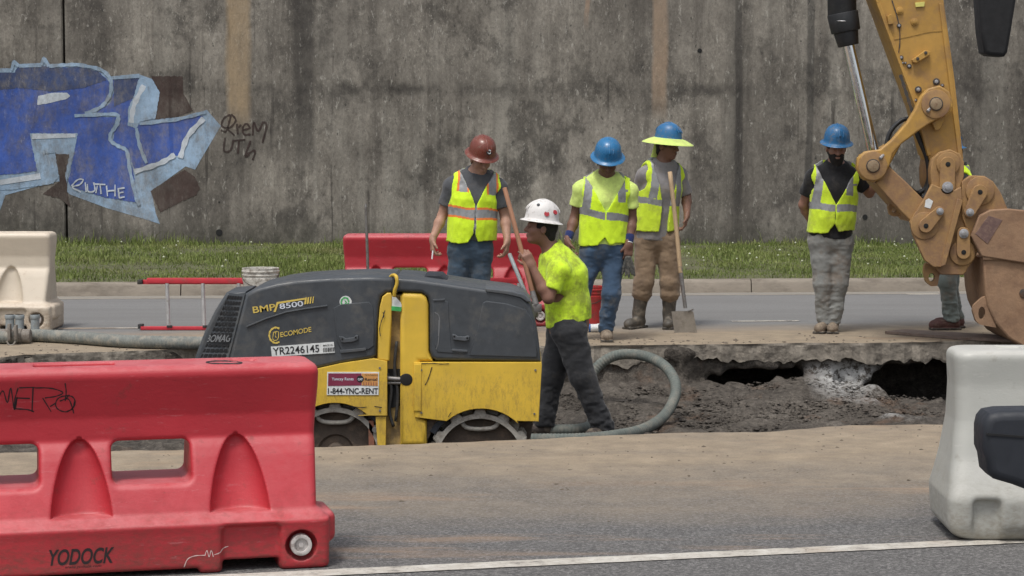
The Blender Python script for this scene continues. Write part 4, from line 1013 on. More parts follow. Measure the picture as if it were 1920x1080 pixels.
# ================================================================ TRENCH ROLLER
YR_ = 12.75; DP = .78
def scratched(name, col, prim, amt=.5):
    m, nt, b, P = newmat(name)
    n1 = noise(nt, P, 3, 5, .65); n2 = noise(nt, P, 13, 8, .78, None, 5); n3 = noise(nt, P, 40, 6, .85, (1, 1, .3), 8); n4 = noise(nt, P, 2.0, 5, .7, None, 11)
    c = ramp(nt, n1, [(.3, tuple(x*.82 for x in col)), (.7, tuple(min(1, x*1.10) for x in col))])
    sz = _n(nt, 'ShaderNodeSeparateXYZ'); nt.links.new(P, sz.inputs[0])
    low = ramp(nt, mth(nt, 'SUBTRACT', sz.outputs[2], mth(nt, 'MULTIPLY', n2, .5)), [(-.10, .9), (.06, .05)])
    c = mix(nt, mth(nt, 'MULTIPLY', low, ramp(nt, n3, [(.48, 0), (.60, amt)])), c, (.20, .11, .05))
    c = mix(nt, ramp(nt, n4, [(.50, 0), (.70, amt*.45)]), c, (.36, .28, .16))
    c = mix(nt, ramp(nt, n2, [(.675, 0), (.69, amt)]), c, prim)
    nt.links.new(c, b.inputs['Base Color']); nt.links.new(ramp(nt, n2, [(.3, .38), (.7, .6)]), b.inputs['Roughness'])
    b.inputs['Specular IOR Level'].default_value = .45
    bump(nt, b, n3, .08, .01); return m
M_YEL = scratched('yellow_paint', (.68, .45, .050), (.06, .045, .03), .42)
M_HOOD = mat('charcoal_hood', (.050, .057, .065), .45, (.12, .115, .105), .42, 3, var=.2, bmp=.05, spec=.5, streak=.12)
M_HOOD2 = mat('hood_edge', (.075, .083, .092), .45, (.12, .115, .105), .4, 5)
M_DRUM = mat('muddy_drum', (.34, .32, .28), .8, (.13, .10, .08), .5, 12, bmp=.5, bscale=30, var=.25)
M_DISC = mat('rusty_disc', (.085, .065, .05), .85, (.17, .12, .085), .5, 8, bmp=.4)
M_GRIME = mat('grimy_yellow', (.36, .25, .09), .7, (.10, .075, .05), .6, 6)
M_SLOT = mat('grille_void', (.006, .006, .007), .9); M_STK = mat('sticker_white', (.66, .68, .67), .45, (.4, .38, .33), .25, 20)
M_TXT = mat('print_black', (.016, .016, .018), .6); M_TYEL = mat('print_yellow', (.62, .46, .10), .5); M_MAG = mat('print_magenta', (.20, .025, .06), .5); M_ORG = mat('print_orange', (.62, .30, .09), .5)
M_TWH = mat('print_white', (.62, .66, .72), .5); M_GRN = mat('print_green', (.05, .38, .10), .5); M_TXTG = mat('print_grey', (.15, .155, .16), .6)
ro = empty('trench_roller', tuple(Vector((at(760, 800, YR_).x, YR_+.4, -.52))))
tag(ro, 'yellow and charcoal articulated trench roller with cleated drums working down in the trench', 'roller')
Y0, Y1 = YR_, YR_+DP
hl = prism('rear_hood', [(460, 551), (480, 541), (520, 531), (560, 525), (620, 521), (690, 519), (736, 520), (740, 524), (740, 547), (724, 549), (715, 556), (711, 572), (708, 610), (706, 666), (698, 672), (640, 681), (600, 690), (560, 700), (428, 700), (430, 668), (445, 610)], Y0, Y1, M_HOOD, ro, .022, 4, px=YR_)
prism('rear_hood_end', [(424, 549), (462, 546), (462, 700), (362, 700), (366, 668), (384, 620), (404, 580)], Y0+.14, Y1-.14, M_HOOD, ro, .02, 3, px=YR_+.14)
# moulded ribs of the rear hood
prism('hood_rib', [(626, 577), (640, 570), (692, 566), (699, 574), (702, 610), (701, 648), (692, 655), (640, 657), (632, 640)], Y0-.007, Y0+.03, M_HOOD, hl, .004, 2, px=YR_)
prism('hood_ledge', [(638, 656), (686, 652), (687, 657), (639, 662)], Y0-.014, Y0+.01, M_HOOD2, hl, .003, 2, px=YR_)
prism('hood_ledge', [(462, 611), (500, 595.5), (537, 583.5), (575, 577), (613, 571.5), (614, 574), (575, 579.5), (537, 586), (500, 598), (463, 613.5)], Y0-.012, Y0+.01, M_HOOD2, hl, .002, 2, px=YR_)
def bracket(pts, holes):
    b_ = prism('hood_bracket', pts, Y0-.022, Y0+.01, M_HOOD2, hl, .003, 2, px=YR_)
    for x, y in holes: q = at(x, y, Y0-.024); cyl('bracket_hole', q, q+Vector((0, .006, 0)), .006, .006, M_SLOT, b_, 12)
bracket([(636, 630), (644, 631), (648, 634), (664, 632), (668, 628), (672, 628), (672, 636), (664, 640), (646, 642), (640, 641)], [(642, 636), (667, 633)])
# grille on the chamfered corner
gA, gB, gC, gD = at(426, 549, Y0+.16), at(459, 552, Y0+.004), at(427, 676, Y0+.004), at(366, 676, Y0+.16)
gn = (gB-gD).cross(gA-gD).normalized()
if gn.y > 0: gn = -gn
def gq(u, v): return (gA*(1-u)+gB*u)*(1-v)+(gD*(1-u)+gC*u)*v
me = bpy.data.meshes.new('grille'); me.from_pydata([tuple(gA), tuple(gB), tuple(gC), tuple(gD)]+[tuple(q-gn*.03) for q in (gA, gB, gC, gD)], [], [(0, 1, 2, 3), (7, 6, 5, 4), (0, 4, 5, 1), (1, 5, 6, 2), (2, 6, 7, 3), (3, 7, 4, 0)])
gr_ = link('grille', me, M_HOOD, ro)
V = []; F = []
for r_ in range(12):
    if r_ in (8,): continue
    for c_ in range(6):
        u0, u1 = .07+c_*.145, .07+c_*.145+.115; v0, v1 = .035+r_*.079, .035+r_*.079+.052
        b0 = len(V); V += [tuple(gq(u, v)+gn*.0015) for u, v in ((u0, v0), (u1, v0), (u1, v1), (u0, v1))]; F.append((b0, b0+1, b0+2, b0+3))
me = bpy.data.meshes.new('grille_slots'); me.from_pydata(V, [], F); link('grille_slots', me, M_SLOT, gr_)
_o = gq(.08, .725); _r = (gq(.9, .715)-_o); 
V = [gq(.06, .655), gq(.92, .655), gq(.92, .735), gq(.06, .735)]
me = bpy.data.meshes.new('name_band'); me.from_pydata([tuple(v+gn*.0015) for v in V], [], [(0, 1, 2, 3)]); link('name_band', me, M_SLOT, gr_)
t = text('grille_lettering', 'BOMAG', None, None, M_TXTG, gr_, bold=.02, org=_o+gn*.003, right=_r.normalized(), up=(gq(.5, .6)-gq(.5, .72)).normalized(), width=_r.length, hscale=.045, lift=0)
# front hood
prism('front_hood', [(742, 521), (775, 523), (832, 531), (900, 541), (956, 548), (982, 557), (994, 572), (1003, 600), (1011, 645), (1014, 678), (818, 676), (808, 670), (805, 655), (805, 570), (801, 556), (790, 549), (742, 547)], Y0, Y1, M_HOOD, ro, .022, 4, px=YR_)
hr_ = bpy.data.objects['front_hood']
prism('hood_rib', [(905, 568), (912, 564), (950, 569), (986, 580), (998, 600), (1006, 650), (1007, 670), (880, 666), (894, 620)], Y0-.008, Y0+.03, M_HOOD, hr_, .005, 2, px=YR_)
prism('hood_rib', [(812, 562), (832, 562), (840, 566), (842, 600), (846, 655), (876, 660), (872, 664), (820, 660), (812, 640)], Y0-.005, Y0+.03, M_HOOD, hr_, .004, 2, px=YR_)
prism('hood_ledge', [(848, 654), (876, 656), (876, 660), (848, 658)], Y0-.014, Y0+.01, M_HOOD2, hr_, .003, 2, px=YR_); prism('hood_ledge', [(812, 561), (834, 560), (834, 563), (812, 564)], Y0-.012, Y0+.01, M_HOOD2, hr_, .002, 2, px=YR_)
prism('hood_lip', [(910, 541), (960, 546), (984, 553), (996, 566), (988, 566), (976, 558), (950, 552), (912, 547)], Y0-.01, Y1-.3, M_HOOD2, hr_, .005, 2, px=YR_)
hl = hr_
bracket([(848, 626), (854, 627), (858, 630), (872, 631), (876, 629), (880, 630), (879, 637), (872, 639), (856, 637), (850, 636)], [(852, 631), (876, 634)])
prism('engine_cover_top', [(790, 524), (800, 514), (828, 515), (840, 526), (840, 534), (792, 528)], Y0+.3, Y0+.6, M_DARK, hr_, .01, 2, px=YR_+.3)
# yellow bodywork
def arc(cx, cy, r, a0, a1, n=14): return [(cx+r*math.cos(math.radians(a0+(a1-a0)*k/n)), cy-r*math.sin(math.radians(a0+(a1-a0)*k/n))) for k in range(n+1)]
bl = prism('rear_body_panel', [(430, 700), (560, 700), (600, 690), (640, 681), (700, 672), (726, 677), (726, 779), (672, 779)]+arc(628, 850, 95, 50, 130, 12)+[(520, 785), (420, 785)], Y0-.012, Y1+.01, M_YEL, ro, .006, 2, px=YR_)
br = prism('front_body_panel', [(776, 679), (1015, 679), (1016, 684), (1010, 790), (970, 789)]+arc(902, 866, 100, 46, 130, 12)+[(778, 782)], Y0-.012, Y1+.01, M_YEL, ro, .006, 2, px=YR_)
prism('rear_pillar', [(708, 674), (709, 610), (712, 575), (717, 556), (726, 549), (733, 549), (735, 556), (734, 600), (730, 677)], Y0-.004, Y0+.18, M_YEL, ro, .008, 3, px=YR_)
prism('front_pillar', [(750, 835), (750, 556), (756, 549), (790, 550), (799, 556), (803, 570), (804, 660), (812, 678), (788, 678), (788, 784), (800, 790), (800, 835)], Y0+.0, Y0+.30, M_YEL, ro, .028, 5, px=YR_)
prism('seam_plate', [(777, 682), (790, 682), (790, 770), (776, 770)], Y0-.02, Y0+.05, M_YEL, br, .004, 2, px=YR_)
prism('frame_foot', [(704, 781), (724, 781), (722, 900), (712, 900)], Y0+.0, Y0+.1, M_YEL, ro, .004, 2, px=YR_); prism('frame_strut', [(690, 790), (700, 790), (704, 900), (692, 900)], Y0+.02, Y0+.09, mat('rust_red', (.25, .10, .06), .8, (.1, .06, .04), .5, 10), ro, .004, 2, px=YR_)
prism('frame_foot', [(752, 800), (800, 800), (798, 900), (756, 900)], Y0+.03, Y0+.25, M_YEL, ro, .02, 3, px=YR_); prism('frame_post', [(724, 784), (744, 784), (746, 900), (726, 900)], Y0+.12, Y0+.4, M_YEL, ro, .02, 3, px=YR_)
prism('joint_housing', [(700, 552), (800, 552), (800, 850), (700, 850)], Y0+.055, Y1-.1, M_GRIME, ro, .01, 2, px=YR_+.05)
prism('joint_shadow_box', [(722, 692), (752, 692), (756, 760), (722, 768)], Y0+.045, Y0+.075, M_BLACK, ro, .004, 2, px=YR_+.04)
q = at(762, 712, Y0-.004); cyl('steering_socket', q, q+Vector((0, .03, 0)), 0.036, .044, M_BLACK, ro, 28, .004)
cyl('steering_rod', at(722, 709, Y0+.02), at(762, 712, Y0+.02), .014, .014, M_STEEL, ro, 14); cyl('steering_rod', at(722, 718, Y0+.03), at(756, 718, Y0+.02), .010, .010, M_STEEL, ro, 14)
prism('underframe', [(440, 790), (1000, 792), (990, 850), (450, 850)], Y0+.25, Y1-.2, M_DISC, ro, .01, 2, px=YR_+.25)
q = at(703, 806, Y0+.005); cyl('frame_bolt', q, q+Vector((0, .03, 0)), .018, .018, M_STEEL, ro, 8)
# drums
def drum(cx, cy, y0, y1, r=.285):
    c = at(cx, cy, y0); T_ = Matrix.Translation((c.x, y0, c.z)) @ Matrix.Rotation(-math.pi/2, 4, 'X')
    w = y1-y0
    d_ = lathe('drum', [(r*.90, .0), (r, .0), (r, w), (r*.9, w), (r*.9, .06), (r*.9, 0)], T_, M_DRUM, ro, 60)
    lathe('drum_disc', [(0, .09), (r*.35, .09), (r*.40, .07), (r*.89, .07)], T_, M_DISC, d_, 48)
    lathe('hub', [(0, .02), (.05, .02), (.06, .03), (.06, .09)], T_, M_DISC, d_, 28)
    bm = bmesh.new()
    for row in range(4):
        n = 12
        for k in range(n):
            a = 2*math.pi*(k+.5*(row % 2))/n; yy = y0+w*(row+.5)/4
            if row == 0: yy = y0+w*.11
            M = Matrix.Translation((c.x+math.cos(a)*(r+.008), yy, c.z+math.sin(a)*(r+.008))) @ Matrix.Rotation(-a, 4, 'Y')
            rr = bmesh.ops.create_cube(bm, size=1)['verts']
            bmesh.ops.scale(bm, vec=(.045, w*.2, .085), verts=rr)
            for v in rr:
                if v.co.x > 0: v.co.z *= .6; v.co.y *= .85
            bmesh.ops.transform(bm, matrix=M, verts=rr)
    bmesh.ops.bevel(bm, geom=list(bm.edges), offset=.006, segments=2, affect='EDGES')
    me = bpy.data.meshes.new('cleats'); bm.to_mesh(me); bm.free(); o_ = link('cleats', me, M_DRUM, d_); shade_auto(o_)
    for k in range(3):                                                   # bent brackets inside the rim
        a = math.radians(90+k*120)
        P_ = [(.86, -.42), (.70, -.30), (.66, 0), (.70, .30), (.86, .42)]
        pp = [Vector((c.x+r*q_[0]*math.cos(a)-r*q_[1]*math.sin(a), y0+.035, c.z+r*q_[0]*math.sin(a)+r*q_[1]*math.cos(a))) for q_ in P_]
        tube('rim_bracket', pp, .014, M_DRUM, d_, 8, 3)
    return d_
drum(900, 864, Y0+.02, Y0+.34); drum(900, 864, Y0+.44, Y1-.02)
drum(628, 852, Y0+.02, Y0+.34); drum(628, 852, Y0+.44, Y1-.02)
prism('scraper', [(790, 800), (806, 786), (826, 790), (812, 806), (800, 830), (792, 830)], Y0+.04, Y0+.3, M_DISC, ro, .006, 2, px=YR_); prism('mud_guard', arc(902, 866, 112, 60, 150, 12)+arc(902, 866, 100, 150, 60, 12), Y0+.02, Y1-.05, M_DARK, ro, .003, 1, px=YR_)
prism('mud_guard', arc(628, 852, 106, 30, 150, 12)+arc(628, 852, 95, 150, 30, 12), Y0+.02, Y1-.05, M_DARK, ro, .003, 1, px=YR_)
# hook strap over the top
tube('lifting_strap', [at(731, 521, Y0+.08), at(737, 516, Y0+.02), at(743, 519, Y0-.03), at(744, 532, Y0-.035), at(740, 545, Y0-.03), at(739, 556, Y0-.02)], .011, M_YEL, ro, 8, 5)
# decals, real stickers on the panels
YD = Y0-.001
text('model_lettering', 'BMP', (475, 587), (517, 581), M_TYEL, ro, Y=YD, bold=.012, hscale=.038, lift=.002)
prism('model_band', [(519, 566.5), (572, 558.5), (572, 561.5), (522, 569.5), (517, 585), (513, 585)], YD-.003, YD+.002, M_TYEL, ro, 0, px=YR_)
text('model_lettering', '8500', (525, 579.5), (569, 573.5), M_TWH, ro, Y=YD, bold=.012, hscale=.032, lift=.002)
for k in range(4): prism('model_band', [(572+k*5, 558-k*.6), (575.5+k*5-k*.6, 557.6-k*.6), (574+k*5-k*.6, 570-k*.6), (570.5+k*5, 570.6-k*.6)], YD-.003, YD+.002, M_TYEL, ro, 0, px=YR_)
YE = Y0-.001
ribbon('economy_symbol', [[(524, 616), (516, 614), (508, 619), (505, 628), (508, 638), (516, 643), (524, 641)]], 3.2, YE, M_TYEL, ro, .002, 5); ribbon('economy_symbol', [[(513, 623), (522, 622), (521, 636), (512, 637), (513, 623)], [(517, 622), (517, 627)], [(516, 629), (518, 633)]], 1.4, YE, M_TYEL, ro, .003, 3)
text('economy_lettering', 'ECOMODE', (526, 632), (585, 621.5), M_TYEL, ro, Y=YE, shear=.15, bold=.014, hscale=.029, lift=.003)
st = prism('number_sticker', [(508, 650), (626, 641), (628, 661), (510, 669)], Y0-.006, Y0, M_STK, ro, 0, px=YR_)
text('number_lettering', 'YR2246145', (512, 665.5), (599, 659.5), M_TXT, st, Y=Y0-.006, bold=.012, hscale=.044, lift=.002)
V = [] 
rg2 = random.Random(9); x = 606
pcs = []
while x < 625:
    ww = rg2.choice([.8, 1.3, 2]); yy = 660.5-(x-604)*.07
    pcs.append((x, ww, yy)); x += ww+rg2.choice([.8, 1.2])
bm = bmesh.new()
for x, ww, yy in pcs:
    bm.faces.new([bm.verts.new(at(a, b, Y0-.0078)) for a, b in ((x, yy-8), (x+ww, yy-8), (x+ww, yy), (x, yy))])
me = bpy.data.meshes.new('barcode'); bm.to_mesh(me); bm.free(); link('barcode', me, M_TXT, st)
text('small_lettering', 'MADE IN', (606, 649.5), (624, 648.2), M_TXT, st, Y=Y0-.006, bold=.01, lift=.002)
YB = Y0-.0125
s2 = prism('rental_sticker', [(614, 697), (711, 697), (710, 740), (613, 740)], YB-.004, YB+.004, M_STK, ro, 0, px=YR_)
prism('sticker_field', [(616, 699.5), (678, 699.5), (678, 722), (615.5, 723)], YB-.006, YB, M_MAG, s2, 0, px=YR_); prism('sticker_field', [(678.6, 699.5), (709, 699.5), (709, 723), (678.6, 722)], YB-.006, YB, M_ORG, s2, 0, px=YR_)
q = at(675.5, 710.5, YB-.0075); cyl('logo_disc', q, q+Vector((0, .004, 0)), .021, .021, M_TXT, s2, 24)
text('logo_lettering', 'CAT', (671, 713), (680, 713), M_TWH, s2, Y=YB-.008, bold=.03, hscale=.013, lift=.002)
text('rental_lettering', 'Yancey Rents', (622, 713), (663, 713), M_TWH, s2, Y=YB-.006, bold=.01, hscale=.017, lift=.002); text('rental_lettering', 'Rental', (684, 713.5), (707, 713.5), M_TXT, s2, Y=YB-.006, bold=.015, hscale=.016, lift=.002)
text('rental_lettering', 'The Cat Rental Store', (684, 704), (708, 704), M_TXT, s2, Y=YB-.006, bold=.01, hscale=.007, lift=.002)
text('phone_lettering', '1-844-YNC-RENT', (615, 738), (709, 738), M_TXT, s2, Y=YB-.004, bold=.022, hscale=.034, lift=.002)
for k in range(6): prism('sticker_tick', [(682+k*4.6, 716), (683+k*4.6, 716), (683+k*4.6, 722), (682+k*4.6, 722)], YB-.0075, YB, M_MAG, s2, 0, px=YR_)
q = at(648, 566, YD-.002); e_ = cyl('round_sticker', q, q+Vector((0, .003, 0)), .036, .036, M_STK, ro, 28)
ribbon('sticker_ring', [[(654, 566), (652, 560), (646, 558), (641, 562), (640, 568), (644, 573), (650, 573), (654, 568)]], 2.6, YD-.003, M_GRN, e_, .002, 4); ribbon('sticker_mark', [[(646, 563), (650, 567), (646, 570)]], 1.6, YD-.003, M_GRN, e_, .002, 3)
prism('warning_tag', [(733, 556), (738, 553), (752, 568), (753, 574), (752, 584), (733, 582)], Y0+.004, Y0+.007, M_STK, ro, 0, px=YR_); prism('warning_tag_edge', [(733, 574), (753, 576), (752, 584), (733, 582)], Y0-.001, Y0+.003, M_GRN, ro, 0, px=YR_)
ribbon('scrape', [[(718, 585), (720, 592), (716, 600), (712, 616), (713, 630)], [(722, 582), (716, 600)], [(790, 682), (812, 681), (826, 682.5), (842, 682)], [(810, 688), (803, 710), (797, 722)], [(702, 762), (716, 764)], [(660, 762), (676, 764), (688, 763)], [(846, 773), (840, 782)]], 1.5, Y0-.013, M_TXT, ro, .002, 4)
ribbon('scrape', [[(815, 585), (824, 596), (822, 640), (818, 655)], [(823, 600), (822, 630)]], 1.5, Y0-.006, M_TXTG, ro, .002, 4)
for bx, by in ((790, 694), (1004, 694), (1002, 776), (790, 774), (712, 690), (712, 770)):
    q = at(bx, by, Y0-.018); cyl('panel_bolt', q, q+Vector((0, .02, 0)), .007, .007, M_STEEL, ro, 6)
for pts in ([(726, 700), (734, 730), (730, 770), (738, 800)], [(744, 640), (740, 690), (746, 740), (742, 790)]):
    tube('hydraulic_hose', [at(x_, y_, Y0+.03) for x_, y_ in pts], .010, M_RUBBER, ro, 8, 5)
# ================================================================ EXCAVATOR
M_CATY = mat('weathered_yellow', (.43, .245, .055), .5, (.26, .15, .07), .5, 2.5, var=.16, bmp=.06, streak=.15)
M_CATR = mat('earth_stained_yellow', (.34, .20, .08), .75, (.22, .125, .075), .66, 3, var=.2, bmp=.25, bscale=40, streak=.25)
M_BKT = mat('mud_stained_bucket', (.30, .185, .11), .85, (.20, .115, .07), .6, 2.2, var=.18, bmp=.4, bscale=35, streak=.3)
M_CHROME = mat('chrome_rod', (.80, .82, .84), .14, None, .1, 4, metal=1.0, var=.03)
M_HYD = mat('black_hydraulics', (.018, .019, .021), .5, (.05, .05, .05), .3, 10); M_PIN = mat('bare_pin', (.33, .25, .16), .55, (.2, .1, .05), .5, 20, metal=.4)
M_BOLT = mat('bolt_steel', (.42, .42, .43), .45, (.25, .2, .15), .4, 20, metal=.7); M_PATCH = mat('worn_patch', (.14, .085, .075), .8, (.25, .16, .12), .5, 20)
XE = 17.32
ex = empty('excavator', tuple(at(1900, 650, XE+.4))); tag(ex, 'yellow excavator arm with coupler and muddy bucket reaching down at right', 'excavator')
D_ = lambda a: XE+a
def pz(name, pts, d0, d1, m, parent=None, bev=.006, seg=2): return prism(name, pts, D_(d0), D_(d1), m, parent or ex, bev, seg, px=D_(max(0, d0)))
def disc(name, c, r, d0, d1, m, parent=None, seg=32, bev=.004):
    s = FPX/D_(max(0, d0)); q = at(c[0], c[1], D_(max(0, d0)))
    return cyl(name, (q.x, D_(d0), q.z), (q.x, D_(d1), q.z), r/s, r/s, m, parent or ex, seg, bev)
def bolt(x, y, r=4.5, d=.0, par=None): 
    disc('bolt_washer', (x, y), r*1.5, d-.006, d+.01, M_PIN, par, 20, .001); return disc('bolt', (x, y), r, d-.020, d+.01, M_BOLT, par, 6, .001)
stick = pz('stick', [(1520, -380), (1644, 6), (1690, 120), (1718, 202), (1741, 292), (1754, 330), (1800, 330), (1806, 296), (1790, 150), (1770, 6), (1715, -400)], .12, .52, M_CATY, None, .004)
pz('stick_flange', [(1644, 6), (1650, 4), (1723, 204), (1746, 290), (1740, 292), (1717, 203)], .105, .53, M_CATY, stick, .003); pz('stick_flange', [(1761, 6), (1768, 6), (1804, 294), (1797, 294)], .105, .14, M_CATY, stick, .003)
pz('stick_flange', [(1500, -390), (1508, -392), (1650, 4), (1644, 6)], .105, .53, M_CATY, stick, .003)
ribbon('weld_seam', [[(1676, 73), (1710, 66), (1740, 59), (1766, 57)]], 3, D_(.118), M_CATY, stick, .003)
ribbon('cable_line', [[(1672, 0), (1680, 25), (1686, 50), (1687, 80), (1684, 108), (1690, 122)]], 2, D_(.118), M_IRON, stick, .004)
for x, y, r in ((1687, 20, 5), (1715, 41, 5), (1686, 48, 3), (1690, 108, 3), (1693, 118, 1.6), (1698, 118, 1.6), (1705, 124, 3.2), (1722, 168, 4.6), (1756, 153, 4.6), (1767, 160, 2.4), (1717, 188, 2.4)):
    disc('bolt', (x, y), r*1.4, .108, .13, M_CATY if r > 4.8 else M_IRON, stick, 16, .001); disc('bolt', (x, y), r*.8, .098, .13, M_CATY if r > 4.8 else M_BOLT, stick, 6, .001)
br_ = pz('bracket', [(1711, 112), (1735, 94), (1744, 96), (1743, 103), (1719, 118), (1712, 117)], .07, .13, M_CATY, stick, .005)
for x, y in ((1721, 110), (1736, 99)): disc('bolt', (x, y), 3, .062, .08, M_IRON, br_, 12, .001)
pz('bracket', [(1664, 30), (1672, 26), (1676, 44), (1666, 46)], .08, .13, M_CATY, stick, .003)
pz('bracket', [(1716, 5), (1734, 3), (1733, 12), (1717, 13)], .105, .13, mat('hi_vis_label', (.6, .55, .15), .6), stick, .001)
ribbon('dark_edge_strip', [[(1688, 140), (1696, 165), (1704, 190), (1712, 215)]], 6, D_(.1), M_IRON, stick, .004)  # narrow dark strip along the left edge of the stick
# rocker link
pz('link_tab', [(1748, 230), (1757, 225), (1786, 200), (1775, 215), (1762, 243), (1754, 245)], .06, .11, M_CATY, None, .005)
lk = pz('rocker_link', [(1726, 180), (1740, 166), (1762, 160), (1780, 172), (1788, 196), (1778, 214), (1746, 230), (1722, 246), (1690, 270), (1674, 288), (1668, 310), (1655, 335), (1636, 343), (1616, 335), (1605, 315), (1608, 296), (1622, 284), (1650, 280), (1672, 262), (1700, 230), (1716, 204)], -.01, .07, M_CATY, None, .014, 4)
for c, r in (((1754, 195), 27), ((1636, 311), 27)):
    disc('link_boss', c, r, -.022, .0, M_CATR, lk, 36, .006); disc('pin_ring', c, 13, -.030, -.01, M_IRON, lk, 32, .002); disc('pin', c, 11, -.036, -.01, M_PIN, lk, 32, .004)
cyl('grease_fitting', at(1739, 209, D_(-.04)), at(1744, 203, D_(-.01)), .013, .013, M_BOLT, lk, 8); cyl('grease_fitting', at(1650, 297, D_(-.04)), at(1656, 291, D_(-.01)), .013, .013, M_BOLT, lk, 8)
pz('rocker_link', [(1605, 315), (1612, 290), (1640, 282), (1672, 262), (1716, 204), (1735, 168), (1770, 165), (1786, 190), (1746, 230), (1690, 270), (1668, 310), (1650, 338), (1620, 338)], .58, .65, M_CATY, None, .01, 2)
cyl('cross_pin', at(1636, 311, D_(.05)), at(1636, 311, D_(.6)), .05, .05, M_PIN, ex, 24)
# hydraulic cylinder
def cp(px, py): return at(px, py, D_(.33))
hy = cyl('cylinder_barrel', cp(1571, -420), cp(1579, 30), .118, .118, M_HYD, ex, 32, .004)
cyl('cylinder_gland', cp(1579.5, 24), cp(1586, 60), .128, .120, M_HYD, hy, 32, .01); cyl('cylinder_gland', cp(1585, 55), cp(1591, 86), .105, .085, M_HYD, hy, 32, .008); tube('clamp_band', [cp(1579+22*math.cos(a), 36+5*math.sin(a))+Vector((0, -.12*abs(math.sin(a)), 0)) for a in (math.pi, math.pi*.75, math.pi*.5, math.pi*.25, 0)], .006, M_BOLT, hy, 6)
cyl('piston_rod', cp(1589, 75), cp(1641, 300), .049, .049, M_CHROME, ex, 32); disc('rod_eye', (1640, 308), 22, .24, .42, M_CATR, None, 28, .01)
# hoses
for k, pts in enumerate(([(1716, 222), (1690, 226), (1668, 250), (1661, 284), (1664, 310), (1684, 338), (1712, 358), (1738, 376)], [(1722, 252), (1738, 285), (1744, 320), (1736, 352), (1722, 362)], [(1716, 240), (1724, 262), (1738, 296), (1742, 330), (1738, 360), (1730, 372)])):
    tube('hydraulic_hose', [at(x, y, D_(.30-.06*k)) for x, y in pts], .022 if k else .019, M_HYD, ex, 10, 6)
ribbon('hose_guard', [[(1740, 268), (1745, 300), (1747, 340), (1744, 366)]], 6, D_(.2), M_IRON, ex, .004)
# stick foot boss and pin keeper
bo = pz('stick_boss', [(1745, 318), (1748, 298), (1762, 285), (1782, 280), (1800, 288), (1808, 304), (1808, 330), (1802, 350), (1790, 362), (1770, 368), (1752, 360), (1746, 345)], .04, .55, M_CATR, None, .01, 3)
def keeper(a, ra, b, rb, d, par, hole=True, bl=True):
    k = pz('pin_keeper', hull_link(a, ra, b, rb), d-.03, d+.01, M_CATR, par, .005, 2)
    if hole: disc('keeper_hole', a, 4.6, d-.033, d-.02, M_BLACK, k, 20, .0005)
    if bl: disc('bolt_washer', b, rb*.75, d-.038, d, M_BOLT, k, 24, .002); disc('bolt', b, rb*.42, d-.052, d, M_BOLT, k, 6, .001)
    return k
disc('boss_ring', (1778, 307), 22, .02, .06, M_CATR, bo, 32, .006); keeper((1777, 308), 14, (1776, 351), 14, .02, bo)
# coupler
cpA = pz('coupler_arm', [(1642, 343), (1652, 330), (1668, 312), (1700, 342), (1732, 374), (1738, 390), (1722, 410), (1708, 416), (1690, 398)], .03, .5, M_CATR, None, .012, 3)
cpl = pz('coupler_plate', [(1733, 372), (1747, 345), (1764, 352), (1790, 356), (1802, 350), (1804, 378), (1768, 496), (1762, 501), (1750, 501), (1733, 488), (1711, 440), (1706, 416)], -.01, .04, M_CATR, None, .008, 3)
pz('coupler_frame', [(1752, 500), (1770, 494), (1804, 382), (1818, 420), (1834, 470), (1828, 486), (1814, 504), (1812, 510), (1806, 516), (1764, 515)], .05, .5, M_CATR, None, .01, 3)
pz('coupler_rib', [(1794, 372), (1804, 376), (1772, 496), (1762, 500)], -.024, .02, M_CATR, cpl, .004)
disc('pin_ring', (1733, 423), 26, -.02, .0, M_CATR, cpl, 36, .006); keeper((1734, 423), 13, (1760, 396), 9, -.02, cpl)
disc('pin_ring', (1805, 474), 24, .03, .06, M_CATR, cpl, 36, .006); keeper((1807, 473), 13, (1807, 438), 12, .03, cpl)
prism('coupler_tag', [(1735, 375), (1741, 372), (1749, 377), (1744, 391), (1733, 388)], D_(-.014), D_(-.008), M_STK, cpl, 0, px=XE)
